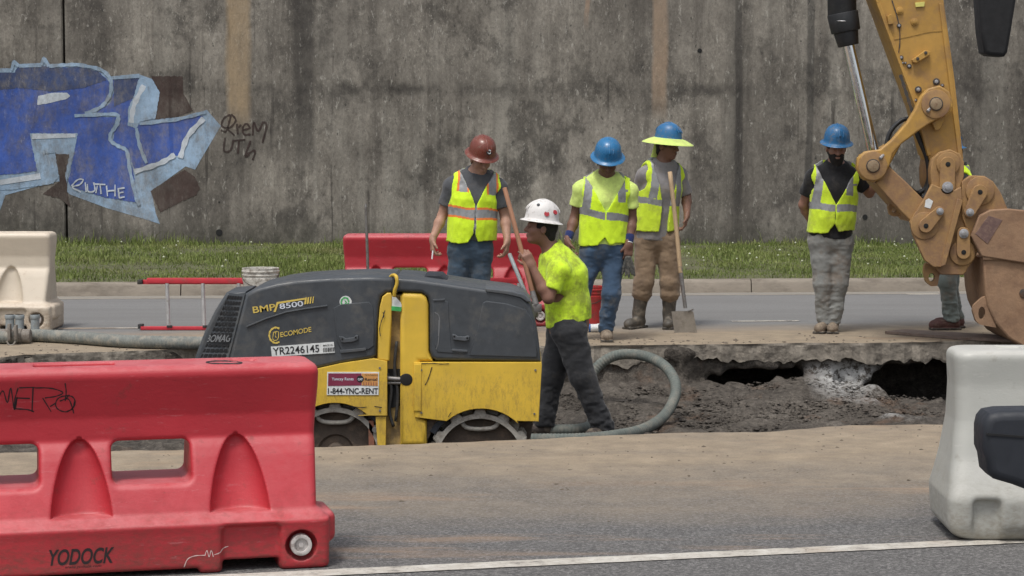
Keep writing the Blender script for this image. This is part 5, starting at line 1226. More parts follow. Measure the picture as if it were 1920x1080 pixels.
def eye(pts, hole, d0, d1, m, name='lifting_eye'):
    """plate with an elongated hole: outline, then hole (c, rx, ry)"""
    n = len(pts); c, rx, ry = hole
    o_ = [at(x, y, D_(d0)) for x, y in pts]
    cc = at(*c, D_(d0)); s = FPX/D_(d0); V = []; F = []
    N = 32
    ang = [2*math.pi*k/N for k in range(N)]
    # outer outline sampled by direction from the hole centre
    bm = bmesh.new()
    ring = []
    for a in ang:
        dx, dz = math.cos(a), math.sin(a); best = None
        for i in range(n):
            p, q_ = o_[i]-cc, o_[(i+1) % n]-cc; ex_, ez = q_.x-p.x, q_.z-p.z; det = dx*(-ez)+ex_*dz
            if abs(det) < 1e-12: continue
            t_ = (p.x*(-ez)+ex_*p.z)/det; u_ = (dx*p.z-dz*p.x)/det
            if t_ > 0 and -.001 <= u_ <= 1.001 and (best is None or t_ > best): best = t_
        ring.append((dx*best, dz*best, rx/s*dx, ry/s*dz))
    L = [[bm.verts.new((cc.x+a_, y, cc.z+b_)) for a_, b_ in pr] for y in (D_(d0), D_(d1)) for pr in ([(r_[0], r_[1]) for r_ in ring], [(r_[2], r_[3]) for r_ in ring])]
    for i in range(N):
        j = (i+1) % N
        bm.faces.new((L[0][i], L[0][j], L[1][j], L[1][i])); bm.faces.new((L[2][i], L[3][i], L[3][j], L[2][j]))
        bm.faces.new((L[0][i], L[2][i], L[2][j], L[0][j])); bm.faces.new((L[1][i], L[1][j], L[3][j], L[3][i]))
    bmesh.ops.recalc_face_normals(bm, faces=bm.faces)
    me = bpy.data.meshes.new(name); bm.to_mesh(me); bm.free(); o2 = link(name, me, m, ex); shade_auto(o2); return o2
eye([(1665, 388), (1668, 382), (1680, 380), (1696, 392), (1690, 405), (1676, 406), (1668, 402)], ((1677, 394), 5, 5), .2, .26, M_CATR)
eye([(1734, 492), (1752, 500), (1762, 514), (1758, 536), (1746, 537), (1736, 528), (1732, 510)], ((1747, 520), 6, 8), .1, .16, M_CATR)
# bucket
ear = pz('bucket_ear', [(1804, 340), (1820, 329), (1846, 330), (1862, 340), (1876, 360), (1889, 390), (1880, 405), (1848, 440), (1832, 470), (1818, 442), (1803, 404)], .02, .07, M_CATR, None, .008, 3)
pz('bucket_ear', [(1804, 340), (1820, 329), (1846, 330), (1862, 340), (1876, 360), (1889, 390), (1880, 405), (1848, 440), (1832, 470), (1818, 442), (1803, 404)], .5, .56, M_CATR, None, .008, 3)
disc('pin_ring', (1838, 358), 27, -.0, .04, M_CATR, ear, 36, .008); keeper((1836, 360), 14, (1817, 398), 10, -.005, ear)
bk = pz('bucket_cheek', [(1820, 442), (1834, 404), (1856, 393), (1890, 391), (1960, 398), (2080, 440), (2180, 500), (2180, 560), (1960, 500), (1846, 482), (1838, 480)], -.03, .05, M_BKT, None, .012, 3)
pz('wear_patch', [(1827, 438), (1852, 404), (1878, 412), (1850, 457)], -.034, -.02, M_PATCH, bk, .002)
bb_ = pz('bucket_body', [(1842, 484), (1846, 482), (1900, 478), (2180, 478), (2240, 560), (2200, 640), (2080, 664), (1960, 664), (1920, 652), (1890, 634), (1866, 606), (1852, 575), (1847, 548)], .0, .80, M_BKT, None, .02, 3)
pz('bucket_rim', [(1842, 479), (2180, 475), (2180, 482), (1842, 487)], -.02, .03, M_BKT, bb_, .006)
eye([(1846, 555), (1838, 562), (1826, 573), (1824, 583), (1830, 602), (1838, 609), (1850, 611), (1868, 615), (1862, 590), (1856, 560)], ((1841, 587), 6.5, 12), .02, .08, M_BKT)
disc('rivet', (1920, 550), 9, -.008, .02, M_IRON, bb_, 16, .002)
# ================================================================ PEOPLE
def cloth(name, col, dirt=None, amt=.4, rough=.9, bscale=90, scale=5, var=.2, b=.25):
    return mat(name, col, rough, dirt, amt, scale, bmp=b, bscale=bscale, var=var, spec=.2, sheen=.15)
def skin(name, col): return mat(name, col, .55, tuple(c*.7 for c in col), .25, 14, var=.12, spec=.35)
M_HV = cloth('hi_vis_yellow', (.62, .86, .03), (.42, .50, .06), .25, .75, var=.08); M_HV2 = cloth('hi_vis_faded', (.56, .74, .04), (.38, .42, .08), .45, .8, var=.12)
M_HVT = cloth('hi_vis_shirt', (.60, .84, .04), (.20, .22, .04), .60, .8, 60, 5, var=.08); M_HVP = cloth('hi_vis_pale', (.60, .74, .20), (.4, .42, .15), .3, .85)
M_REF = mat('reflective_tape', (.25, .255, .26), .5, (.16, .16, .155), .4, 25, metal=.15, var=.1); M_ORT = mat('orange_trim', (.75, .20, .04), .7)
M_GSH = cloth('grey_shirt', (.075, .078, .085), (.12, .11, .10), .3); M_GSH2 = cloth('dusty_grey_shirt', (.22, .21, .215), (.30, .26, .21), .45); M_KSH = cloth('black_shirt', (.016, .016, .018), (.05, .045, .04), .35)
M_WSH = cloth('white_undershirt', (.62, .62, .62))
M_JN = cloth('dark_jeans', (.045, .072, .105), (.10, .11, .12), .4, .9, 120, 4, .25); M_JN2 = cloth('muddy_jeans', (.05, .085, .14), (.15, .14, .12), .42, .9, 120, 3.5, .3)
M_KH = cloth('khaki_trousers', (.23, .165, .11), (.14, .10, .07), .5, .9, 90, 3.5, .2); M_GJ = cloth('pale_muddy_jeans', (.23, .235, .225), (.17, .125, .09), .45, .9, 90, 3.0, .2); M_GJ2 = cloth('grey_green_jeans', (.17, .20, .19), (.22, .18, .14), .45, .9, 90, 4)
M_CH = cloth('charcoal_trousers', (.032, .033, .036), (.10, .09, .08), .30, .9, 90, 3, .25)
M_BOOT = mat('muddy_boot', (.17, .13, .095), .85, (.28, .23, .17), .6, 18, bmp=.3); M_BOOTK = mat('dark_boot', (.045, .035, .03), .8, (.20, .165, .12), .5, 12, bmp=.3); M_BOOTR = mat('brown_leather_boot', (.085, .035, .03), .7, (.2, .15, .11), .35, 12, bmp=.3)
M_RUBB = mat('rubber_boot', (.075, .066, .055), .6, (.24, .20, .15), .5, 8, bmp=.15); M_SOLE = mat('sole', (.05, .045, .04), .9, (.2, .17, .13), .5, 20)
M_HAIR = mat('dark_hair', (.014, .011, .010), .8, None, .3, 60, bmp=.6, bscale=200); M_EYE = mat('eye', (.03, .02, .018), .3)
def vec(*a): return Vector(a)
def rotv(v, ax, a): return Matrix.Rotation(a, 3, ax) @ v
def hand(v, wr, dirn, pn, th, curl=.5, sc=1.0, spread=.0):
    """palm, four fingers with three bones each, thumb from the side of the palm"""
    dirn = dirn.normalized(); pn = (pn-dirn*pn.dot(dirn)).normalized(); lat = dirn.cross(pn)
    if lat.dot(th) < 0: lat = -lat
    ax = dirn.cross(pn)                                                   # turning about this bends towards the palm
    v.box(wr+dirn*.050*sc, (.040*sc, .050*sc, .0145*sc), .014*sc, [lat, dirn, pn], k=.02)
    v.cone(wr-dirn*.02, wr+dirn*.02, .027, .030*sc, k=.02, sq=pn, fl=1.35)
    v.ell(wr+dirn*.035*sc+lat*.022*sc+pn*.008, (.016*sc, .030*sc, .014*sc), [lat, dirn, pn], k=.012)
    for i, (o_, L) in enumerate(((.029, .92), (.010, 1.0), (-.010, .95), (-.029, .78))):
        p = wr+dirn*(.094-.004*abs(i-1))*sc+lat*o_*sc; d = (dirn+lat*o_*2.2*spread).normalized()
        a = 0; c_ = curl*(1+.10*i)
        for k, (l, r0, r1) in enumerate(((.044, .0098, .0092), (.028, .0090, .0082), (.022, .0082, .0070))):
            a += c_*(.75, 1.0, .7)[k]; dd = rotv(d, ax, a); q = p+dd*l*L*sc
            v.cone(p, q, r0*sc, r1*sc, k=.004); p = q
    p = wr+dirn*.028*sc+lat*.034*sc; d = (dirn*.75+lat*.62+pn*.25).normalized()
    for l, r0, r1 in ((.038, .0125, .011), (.030, .0108, .0085)):
        q = p+d*l*sc; v.cone(p, q, r0*sc, r1*sc, k=.006); p = q; d = (d+dirn*.35+pn*curl*.5-lat*.3*curl).normalized()
def frame_of(f, u=None):
    f = f.normalized(); u = vec(0, 0, 1) if u is None else u
    x = f.cross(u).normalized(); return x, f, x.cross(f).normalized()
def torso(v, J, e, low=True, top=True):
    F = J['F']; b = J['build']; fl = J['fl']
    rr = lambda r: r*b+e
    v.cone(J['pel'], J['wai'], rr(.158), rr(.150), k=.03, sq=F, fl=fl)
    v.cone(J['wai'], J['che'], rr(.150), rr(.168), k=.04, sq=F, fl=fl)
    up = J['che'].lerp(J['nb'], .55); v.cone(J['che'], up, rr(.168), rr(.120), k=.05, sq=F, fl=fl)
    v.cone(J['sI'], J['sJ'], rr(.046), rr(.046), k=.06)
    for s in ('sI', 'sJ'): v.cone(J['nb'], J[s], rr(.046), rr(.044), k=.05)
    if J['belly']: v.ell(J['wai']+F*.045, (rr(.135), rr(.10), rr(.14)), [J['R'], F, J['U']], k=.05)
def person(label, Y, px, F, hf, skinm, helmet, build=1.0, belly=0, feet=None, zfoot=0.0, hands=None, shirt=None, sleeve=.62, vest=None, pants=None, boots=None, hair=True, beard=0, roll=0.0, shirt_hem=.0, long_sleeve=False, bands=None, group=None, legw=1.0, fl=1.34):
    J = {}
    for k, q in px.items(): J[k] = at(q[0], q[1], Y+(q[2] if len(q) > 2 else 0))
    F = vec(*F).normalized(); U = (J['nb']-J['pel']).normalized(); F = (F-U*F.dot(U)).normalized(); R = F.cross(U)
    if R.dot(J['sJ']-J['sI']) < 0: R = -R
    J.update(F=F, U=U, R=R, build=build, belly=belly, fl=fl)
    for s in ('sI', 'sJ'): J[s] = J[s]-vec(0, 0, .010)
    J['nb'] = J['nb']+vec(0, 0, .022); J['head'] = J['head']+vec(0, 0, .016)
    for s in 'IJ':
        J['a'+s].z = zfoot+.095+(feet.get('lift'+s, 0) if feet else 0)
    root = empty('person', vec(J['pel'].x, J['pel'].y, zfoot)); tag(root, label, 'person', group)
    P = [J[k] for k in px]; lo = np.min([list(p) for p in P], 0)-.26; hi = np.max([list(p) for p in P], 0)+.26; lo[2] = zfoot-.04; hi[2] = J['head'].z+.16
    hx, hF, hu = frame_of(vec(*hf), rotv(vec(0, 0, 1), vec(*hf).normalized(), roll))
    H = J['head']; w_ = lambda a, b, c: H+hx*a+hF*b+hu*c; A3 = [hx, hF, hu]
    # ---- the body, one surface
    v = Vox(lo, hi, .0065)
    torso(v, J, 0)
    v.cone(J['hI'], J['hJ'], .10*build, .10*build, k=.05)
    for s in 'IJ':
        h, kn, an = J['h'+s], J['k'+s], J['a'+s]
        v.cone(h, kn, .086*legw, .058*legw, k=.04); v.cone(kn, an, .056*legw, .038, k=.02); c = kn.lerp(an, .3)-F*.015; v.ell(c, (.052, .055, .10), None, k=.03)
        td = vec(*feet[s]).normalized(); v.cone(an-vec(0, 0, .045)-td*.03, an-vec(0, 0, .06)+td*.13, .034, .026, k=.02)
        sh, el, wr = J['s'+s], J['e'+s], J['w'+s]
        v.cone(sh, sh.lerp(el, .5), .056*build, .050*build, k=.03); v.cone(sh.lerp(el, .5), el, .050*build, .040, k=.02)
        m_ = el.lerp(wr, .30); v.cone(el, m_, .040, .043, k=.02); v.cone(m_, wr, .043, .0275, k=.02)
        if hands and s in hands: hd = hands[s]; hand(v, wr, vec(*hd[0]), vec(*hd[1]), vec(*hd[2]), hd[3])
    v.cone(J['nb']-U*.02, w_(0, -.02, -.06), .064*build, .056, k=.03)
    v.ell(w_(0, -.012, .022), (.078, .098, .092), A3, k=.02)
    v.ell(w_(0, .022, -.045), (.060, .072, .076), A3, k=.03); v.ell(w_(0, .062, -.098), (.030, .028, .022), A3, k=.025)
    for s in (-1, 1):
        v.ell(w_(s*.040, .055, -.03), (.024, .026, .024), A3, k=.02)        # cheek
        v.ell(w_(s*.031, .100, .004), (.018, .016, .011), A3, k=.010, op='s')   # socket
        v.ell(w_(s*.031, .082, .003), (.014, .0135, .012), A3, k=.004)          # eyeball under the lid
        v.ell(w_(s*.080, -.008, -.012), (.010, .021, .033), A3, k=.008); v.ell(w_(s*.090, -.002, -.012), (.005, .010, .018), A3, k=.005, op='s')
    v.ell(w_(0, .085, .020), (.048, .016, .011), A3, k=.014)
    v.cone(w_(0, .090, .008), w_(0, .113, -.030), .0095, .0125, k=.012); v.ell(w_(0, .102, -.034), (.019, .014, .009), A3, k=.008)
    v.ell(w_(0, .093, -.062), (.025, .012, .0055), A3, k=.006); v.ell(w_(0, .091, -.073), (.022, .012, .0065), A3, k=.006)
    v.box(w_(0, .106, -.0675), (.022, .010, .0016), .001, A3, k=.004, op='s')
    v.build('body', skinm, root); del v
    for s in (-1, 1):
        e_ = Vox(np.array(w_(s*.031, .088, .003))-.02, np.array(w_(s*.031, .088, .003))+.02, .0035); e_.ell(w_(s*.031, .0885, .003), (.009, .0085, .0055), A3, k=0); e_.build('eye', M_EYE, root)
    if hair:
        v = Vox(np.array(H)-.16, np.array(H)+.16, .006); v.ell(w_(0, -.020, .018), (.085, .102, .098), A3, k=.02); v.ell(w_(0, -.07, -.055), (.062, .04, .05), A3, k=.02)
        v.plane(w_(0, .045, 0), hF*1.0+hu*.0); v.box(w_(0, .07, -.10), (.2, .085, .09), 0, A3, k=.01, op='s')
        v.wrinkle(.004, 60, 2); v.build('hair', M_HAIR, root)
    if beard:
        v = Vox(np.array(H)-.18, np.array(H)+.18, .006); b_ = beard
        v.ell(w_(0, .028, -.055), (.069, .074, .070), A3, k=.02); v.ell(w_(0, .055, -.105-.02*b_), (.042+.008*b_, .036, .034+.028*b_), A3, k=.03)
        v.box(w_(0, .02, .03), (.2, .2, .062), 0, A3, k=.01, op='s'); v.ell(w_(0, .105, -.067), (.024, .022, .012), A3, k=.006, op='s')
        v.box(w_(0, -.10, -.05), (.2, .085, .2), 0, A3, k=.01, op='s'); v.ell(w_(0, .105, -.025), (.030, .035, .022), A3, k=.01, op='s')
        v.wrinkle(.005, 55, 2, 3); v.build('beard', M_HAIR, root)
    # ---- shirt
    if shirt:
        v = Vox(lo, hi, .008); torso(v, J, .018)
        v.cone(J['pel']-U*.02, J['wai'], .162*build+.02, .152*build+.016, k=.03, sq=F, fl=1.32)
        v.cone(J['nb']-U*.03, J['nb']+U*.035, .085*build, .066, k=.03)
        v.plane(J['nb']+U*.030+F*.0, U*.9+F*.42)
        hem = J['pel']+U*shirt_hem; v.plane(hem, -U)
        fr = sleeve; cuts = []
        for s in 'IJ':
            sh, el, wr = J['s'+s], J['e'+s], J['w'+s]; end = sh.lerp(el, fr)
            if long_sleeve:
                v.cone(sh, el, .066*build, .054, k=.03); v.cone(el, el.lerp(wr, .96), .054, .038, k=.02)
            else:
                a = Vox(np.min([list(sh), list(end)], 0)-.12, np.max([list(sh), list(end)], 0)+.12, .008)
                v.cone(sh, end, .067*build, .068*build, k=.03)
                d = (end-sh).normalized(); v.box(end+d*.081, (.11, .11, .08), 0, [d.orthogonal().normalized(), d.cross(d.orthogonal().normalized()), d], k=.004, op='s')
        v.wrinkle(.010, 11, 3, 1, .55); v.wrinkle(.004, 30, 2, 2, .7)
        v.build('shirt', shirt, root); del v
    # ---- vest
    if vest:
        v = Vox(lo, hi, .0062); torso(v, J, .036); v.cone(J['pel']+U*.02, J['wai'].lerp(J['che'], .5), .165*build+.042, .158*build+.040, k=.03, sq=F, fl=1.3)
        X, Yg, Z = v.ax[0][:, None, None], v.ax[1][None, :, None], v.ax[2][None, None, :]
        o_ = J['pel']; dR = (X-o_.x)*R.x+(Yg-o_.y)*R.y+(Z-o_.z)*R.z; dU = (X-o_.x)*U.x+(Yg-o_.y)*U.y+(Z-o_.z)*U.z; dF = (X-o_.x)*F.x+(Yg-o_.y)*F.y+(Z-o_.z)*F.z
        off = (J['nb']-o_).dot(R); L = (J['nb']-o_).length
        vb, slope = vest.get('v', (.26, .36)); op = vest.get('open', 0)
        cxm = dR-off*np.clip(dU/L, 0, 1)
        dw = np.maximum(np.abs(cxm)-np.maximum((dU-vb)*slope, 0)-op*np.clip(1-(dU/.5), .4, 1), -(dF))
        if op: dw = np.maximum(np.abs(cxm-.0)-np.maximum((dU-vb)*slope, op), -dF)
        v._isect(-dw.astype(np.float32), 0)
        hemz = vest.get('hem', -.02); v._isect((hemz+.02*np.sin(dR*9)-dU).astype(np.float32), 0)
        notch = np.maximum(np.abs(cxm)-np.maximum(.045-(dU-hemz)*.6, 0), np.maximum(-dF, dU-hemz-.075)); v._isect(-notch.astype(np.float32), 0)
        v._isect((dU-(L+.03)).astype(np.float32), 0)
        for s, sg in (('I', -1), ('J', 1)):
            sh, el = J['s'+s], J['e'+s]; v.cone(sh+R*sg*.052+U*.035, sh+R*sg*.030-U*.06, .085, .085, k=.012, op='s'); v.cone(sh+R*sg*.030-U*.06, sh.lerp(el, .6)+R*sg*.055, .078, .060, k=.012, op='s')
        v.cone(J['nb']-U*.01, J['nb']+U*.14, .078, .085, k=.01, op='s')
        v.wrinkle(.013, 9, 3, 5, .45); v.wrinkle(.005, 28, 2, 7, .6)
        b0, b1 = vest['band']; st_ = vest.get('straps', ((-.085, 0, 9), (.085, 0, 9)))
        def fn(P_, N_, J=J):
            q = P_-np.array(o_); x = q @ np.array(R); z = q @ np.array(U); f = q @ np.array(F); x = x-off*np.clip(z/L, 0, 1)
            k = np.zeros(len(P_), int); wob = .006*np.sin(x*22+z*9)
            band = (z+wob > b0) & (z+wob < b1)
            if vest.get('tilt'): zz = z+x*vest['tilt']; band = (zz+wob > b0) & (zz+wob < b1)
            strap = np.zeros(len(P_), bool)
            for sx_, za, zb in st_:
                if za == 0: za = b1
                cx_ = sx_*(1-.12*np.clip((z-b1)/.25, 0, 1))
                strap |= (np.abs(x-cx_) < .033) & (z > za) & (z < zb) & (N_ @ np.array(U) < .92)
            if vest.get('cross'): strap |= (np.abs(x-.125) < .055) & (np.abs(z-vest['cross']) < .010) & (f > 0)
            k[band | strap] = 1
            if vest.get('trim'):
                bo = ((z+wob > b0-.018) & (z+wob < b1+.018)) & ~band
                so_ = np.zeros(len(P_), bool)
                for sx_, za, zb in st_:
                    cx_ = sx_*(1-.12*np.clip((z-b1)/.25, 0, 1)); so_ |= (np.abs(np.abs(x-cx_)-.041) < .008) & (z > (za or b1)) & (z < zb)
                k[(bo | so_) & ~strap] = 2
            k[(np.abs(x) < vest.get('zip', .006)) & (f > 0) & (z < vb+.02)] = 1 if vest.get('zip', 0) > .008 else 0
            return k
        v.split(['vest', 'reflective_tape', 'vest_trim'], [vest['m'], M_REF, M_ORT], fn, root); del v
    # ---- trousers
    lo2 = lo.copy(); hi2 = hi.copy(); hi2[2] = J['wai'].z+.1
    v = Vox(lo2, hi2, .0085); b = build
    v.cone(J['pel'], J['wai'], .163*b+.012, .150*b+.012, k=.03, sq=F, fl=1.32); v.cone(J['hI'], J['hJ'], .112*b, .112*b, k=.05)
    for s in 'IJ':
        h, kn, an = J['h'+s], J['k'+s], J['a'+s]; tuck = boots.get('tall', 0)
        v.cone(h, kn, .105*legw, .078*legw, k=.035)
        if tuck: v.cone(kn, kn.lerp(an, .30), .078*legw, .084*legw, k=.03)
        else: v.cone(kn, an+vec(0, 0, .0), .077*legw, .066*legw, k=.03)
    v.plane(J['wai'].lerp(J['pel'], .55), U); 
    if not boots.get('tall'): v.plane(vec(0, 0, zfoot+.075), vec(0, 0, -1)) if not (feet.get('liftI') or feet.get('liftJ')) else None
    zk = J['kI'].z
    v.wrinkle(.014, 8, 3, 11, 1.2); v.wrinkle(.008, 24, 2, 12, 2.2, fn=lambda P_: .5+1.2*np.clip((zk-P_[:, 2])*3, 0, 1))
    v.build('trousers', pants, root); del v
    # ---- boots
    for s in 'IJ':
        an = J['a'+s]; td = vec(*feet[s]).normalized(); sd_ = vec(-td.y, td.x, 0); lift = feet.get('lift'+s, 0)
        lo3 = np.array(an)-.24; hi3 = np.array(an)+.24; lo3[2] = zfoot-.03+lift; hi3[2] = an.z+(.34 if boots.get('tall') else .1)
        v = Vox(lo3, hi3, .006); g0 = an.z-.095; up = vec(0, 0, 1)
        v.cone(an+up*.04, an-up*.03-td*.015, .052, .048, k=.02)
        if boots.get('tall'): v.cone(an+(J['k'+s]-an).normalized()*.30, an+up*.02, .068*legw, .055, k=.02)
        v.cone(vec(an.x, an.y, g0+.055)-td*.03, vec(an.x, an.y, g0+.045)+td*.12, .048, .043, k=.03); v.ell(vec(an.x, an.y, g0+.045)+td*.14, (.050, .062, .045), [sd_, td, up], k=.02)
        v.plane(vec(0, 0, g0+.0), vec(0, 0, -1)); v.plane(an+(J['k'+s]-an).normalized()*(.27 if boots.get('tall') else .06), (J['k'+s]-an))
        v.box(vec(an.x, an.y, g0+.011)+td*.055, (.052, .137, .011), .008, [sd_, td, up], k=.003)
        v.wrinkle(.004, 20, 2, 15)
        v.split(['boot', 'sole'], [boots['m'], M_SOLE], lambda P_, N_: (P_[:, 2] < g0+.021).astype(int), root)
    # ---- hard hat
    hm, opts = helmet; tilt = opts.get('tilt', 0)
    T = Matrix.Translation(w_(0, .004, .052)) @ Matrix([[hx[i], hF[i], hu[i]] for i in range(3)]).to_4x4() @ Matrix.Rotation(tilt, 4, 'X')
    S_ = opts.get('s', 1.0)
    prof = [(.0005, .150), (.03, .1475), (.055, .138), (.078, .120), (.094, .095), (.103, .066), (.107, .035), (.109, .012), (.113, .003), (.124, -.002), (.136, -.008), (.1385, -.012), (.1365, -.0145), (.124, -.009), (.110, -.004), (.1045, .0), (.100, .05), (.07, .11), (.0005, .14)]
    ht = lathe('hard_hat', [(r*S_, z*S_) for r, z in prof], T, hm, root, 48, 1.0, 1.14)
    for o2, w2 in ((0, .012), (-.032, .007), (.032, .007)):
        pts = []
        for k in range(13):
            a = math.radians(-62+124*k/12); rr = .150; pts.append(T @ vec(o2*(1 if abs(a) < 1 else .9), math.sin(a)*.125*1.14*S_*.97, (math.cos(a)**.8)*.1505*S_-.012*abs(math.sin(a))-(.006 if o2 else -.001)))
        tube('hat_ridge', pts, w2*.55, hm, ht, 8, 3)
    if opts.get('brim'):
        lathe('sun_brim', [(.108, .016), (.125, .012), (.16, -.002), (.195, -.020), (.214, -.032), (.216, -.036), (.19, -.024), (.15, -.006), (.108, .006)], T, opts['brim'], root, 48, 1, 1.08)
        v = Vox(np.array(H)-.26, np.array(H)+.2, .007); v.cone(w_(.0, -.085, -.02), w_(0, -.105, -.15), .075, .085, k=.02, sq=hF, fl=3.2); v.wrinkle(.01, 14, 2, 3, .4); v.build('neck_shade', opts['brim'], root)
    for (a, b, c, r, mm) in opts.get('stickers', ()):
        d = vec(a, b, c).normalized(); t_ = S_*((math.hypot(d.x, d.y)/.107)**2.7+(abs(d.z)/.149)**2.7)**(-1/2.7); p = T @ vec(d.x*t_, d.y*1.14*t_, d.z*t_); n = ((T.to_3x3() @ vec(d.x/.108, d.y/(.108*1.14), d.z/.148))).normalized()
        cyl('hat_sticker', p-n*.004, p+n*.0025, r, r, mm, ht, 20)
        if r > .014 and mm is M_TXT: cyl('sticker_face', p, p+n*.0032, r*.72, r*.72, M_STK, ht, 20); cyl('sticker_mark', p, p+n*.0038, r*.42, r*.42, M_TXT, ht, 6)
    if bands:
        for s in 'IJ':
            if s not in bands: continue
            el, wr = J['e'+s], J['w'+s]; d = (wr-el).normalized()
            wb = cyl('wristband', wr-d*.085, wr-d*.012, .040, .033, bands[s], root, 24, .006); cyl('band_edge', wr-d*.014, wr-d*.008, .0335, .033, M_STK, wb, 24)
    return J, root
DN = (0, 0, -1)
def hatmat(name, col, rough=.32, dirt=(.2, .17, .13), amt=.3): return mat(name, col, rough, dirt, amt, 16, var=.08, spec=.5)
H_BR = hatmat('brown_hat', (.17, .045, .030)); H_WH = hatmat('white_hat', (.68, .66, .64), .4); H_BL = hatmat('blue_hat', (.022, .15, .33)); H_BL2 = hatmat('blue_hat_b', (.02, .13, .30), .4, amt=.4)
M_STR = mat('sticker_red', (.40, .03, .04), .5)
S_A = skin('tan_skin', (.36, .205, .145)); S_B = skin('brown_skin', (.24, .125, .088)); S_C = skin('dark_skin', (.165, .085, .06)); S_D = skin('brown_skin_b', (.20, .105, .072)); S_E = skin('ruddy_skin', (.28, .15, .11))
BT = {'m': M_BOOT}; M_BAND = cloth('navy_band', (.02, .03, .11))
# the man in the brown hard hat, behind the roller
JA, RA = person('man in brown hard hat and orange trimmed hi-vis vest looking down behind the roller', 18.0,
    dict(pel=(883, 458), wai=(886, 420), che=(888, 374), nb=(893, 328), head=(902, 301, -.05), sI=(848, 347), sJ=(934, 349), eI=(829, 405, .02), wI=(811, 449, -.10), eJ=(947, 407, .02), wJ=(951, 452, -.12),
         hI=(866, 470), hJ=(900, 472), kI=(853, 548, -.03), kJ=(902, 552, -.02), aI=(848, 612), aJ=(904, 612)),
    (.14, -.99, 0), (.30, -.82, -.42), S_A, (H_BR, {'stickers': ((-.12, .90, .62, .026, M_TXT),), 's': 1.04}), build=1.04, belly=1,
    feet={'I': (-.2, -1, 0), 'J': (.2, -1, 0)}, hands={'I': ((.02, -.15, -1), (1, .3, 0), (.2, -1, 0), .75), 'J': ((-.10, -.2, -1), (-1, .3, 0), (-.2, -1, 0), .65)},
    shirt=M_GSH, sleeve=.66, shirt_hem=.04, vest=dict(m=M_HV, band=(.235, .300), v=(.33, .50), hem=.03, straps=((-.125, .44, 9), (.145, .43, 9)), trim=1, zip=.010), pants=M_JN, boots=BT)
# undershirt and collar
v = Vox(np.array(JA['nb'])-.14, np.array(JA['nb'])+.12, .006); n_ = JA['nb']; v.cone(n_-JA['U']*.09+JA['F']*.045, n_-JA['U']*.0+JA['F']*.03, .012, .052, k=.01, sq=JA['F'], fl=1.2); v.build('undershirt', M_WSH, RA)
for s in (-1, 1):
    v = Vox(np.array(n_)-.16, np.array(n_)+.14, .006); v.cone(n_-JA['R']*s*.075-JA['F']*.02+JA['U']*.02, n_-JA['R']*s*.030-JA['U']*.055+JA['F']*.085, .020, .016, k=.01); v.build('collar', M_GSH, RA)
tag(cyl('cigarette', at(812, 468, 17.86), at(810, 486, 17.84), .007, .006, M_WSH, None, 10), 'small pale stick held between the fingers of the brown hat man', 'cigarette')
# the man in the white hard hat, down in the trench
JB, RB = person('man in white hard hat and muddy neon t-shirt standing sideways in the trench', 15.35,
    dict(pel=(1066, 606), wai=(1065, 568), che=(1054, 519), nb=(1036, 474), head=(1015, 431, -.02), sI=(1048, 502, -.165), sJ=(1034, 502, .165), eI=(1028, 559, -.22), wI=(997, 500, -.20), eJ=(1008, 556, .20), wJ=(992, 500, .02),
         hI=(1066, 622, -.085), hJ=(1058, 622, .085), kI=(1092, 708, -.10), kJ=(1034, 706, .10), aI=(1130, 795, -.06), aJ=(1020, 795, .10)),
    (-1, -.08, 0), (-1, -.10, .13), S_B, (H_WH, {'stickers': ((-.55, .30, .80, .012, M_GSH), (-.80, -.12, .42, .019, M_STR), (-.62, -.60, .62, .019, M_STR))}), build=.98, belly=0,
    feet={'I': (-.55, -.8, 0), 'J': (-1, -.1, 0)}, zfoot=-.475, hands={'I': ((-.45, -.1, 1), (-.3, .6, .2), (-.6, 0, .5), .75), 'J': ((-.3, -.3, 1), (-.4, -.6, 0), (0, 0, 1), .9)},
    shirt=M_HVT, sleeve=.72, shirt_hem=.0, pants=M_CH, boots={'m': M_BOOTK}, legw=1.18, fl=1.04)
# the man with wristbands at the lip
JC, RC = person('man in blue hard hat and dark wristbands, hi-vis vest, standing at the trench lip', 17.75,
    dict(pel=(1131, 458), wai=(1131, 420), che=(1133, 376), nb=(1137, 334), head=(1139, 306, -.06), sI=(1091, 353), sJ=(1180, 357), eI=(1078, 408, .05), wI=(1064, 452, -.06), eJ=(1185, 412, .02), wJ=(1179, 458, -.08),
         hI=(1112, 472), hJ=(1150, 472), kI=(1091, 548, -.02), kJ=(1146, 552, -.06), aI=(1078, 618, .12), aJ=(1137, 628, -.02)),
    (.03, -1, 0), (.06, -.86, -.42), S_C, (H_BL, {'s': 1.04}), build=1.0, feet={'I': (-.2, -1, 0), 'J': (-.02, -1, 0)},
    hands={'I': ((.15, -.2, -1), (1, .4, 0), (.2, -1, 0), .85), 'J': ((-.06, -.1, -1), (-.4, 1, 0), (-1, -.3, 0), .95)},
    shirt=M_HVP, sleeve=.58, vest=dict(m=M_HV, band=(.215, .275), v=(.27, .58), hem=.0, straps=((-.165, 0, 9), (.135, .36, 9)), cross=.455, tilt=.12), pants=M_JN2, boots=BT, bands={'I': M_BAND, 'J': M_BAND}, legw=.96)
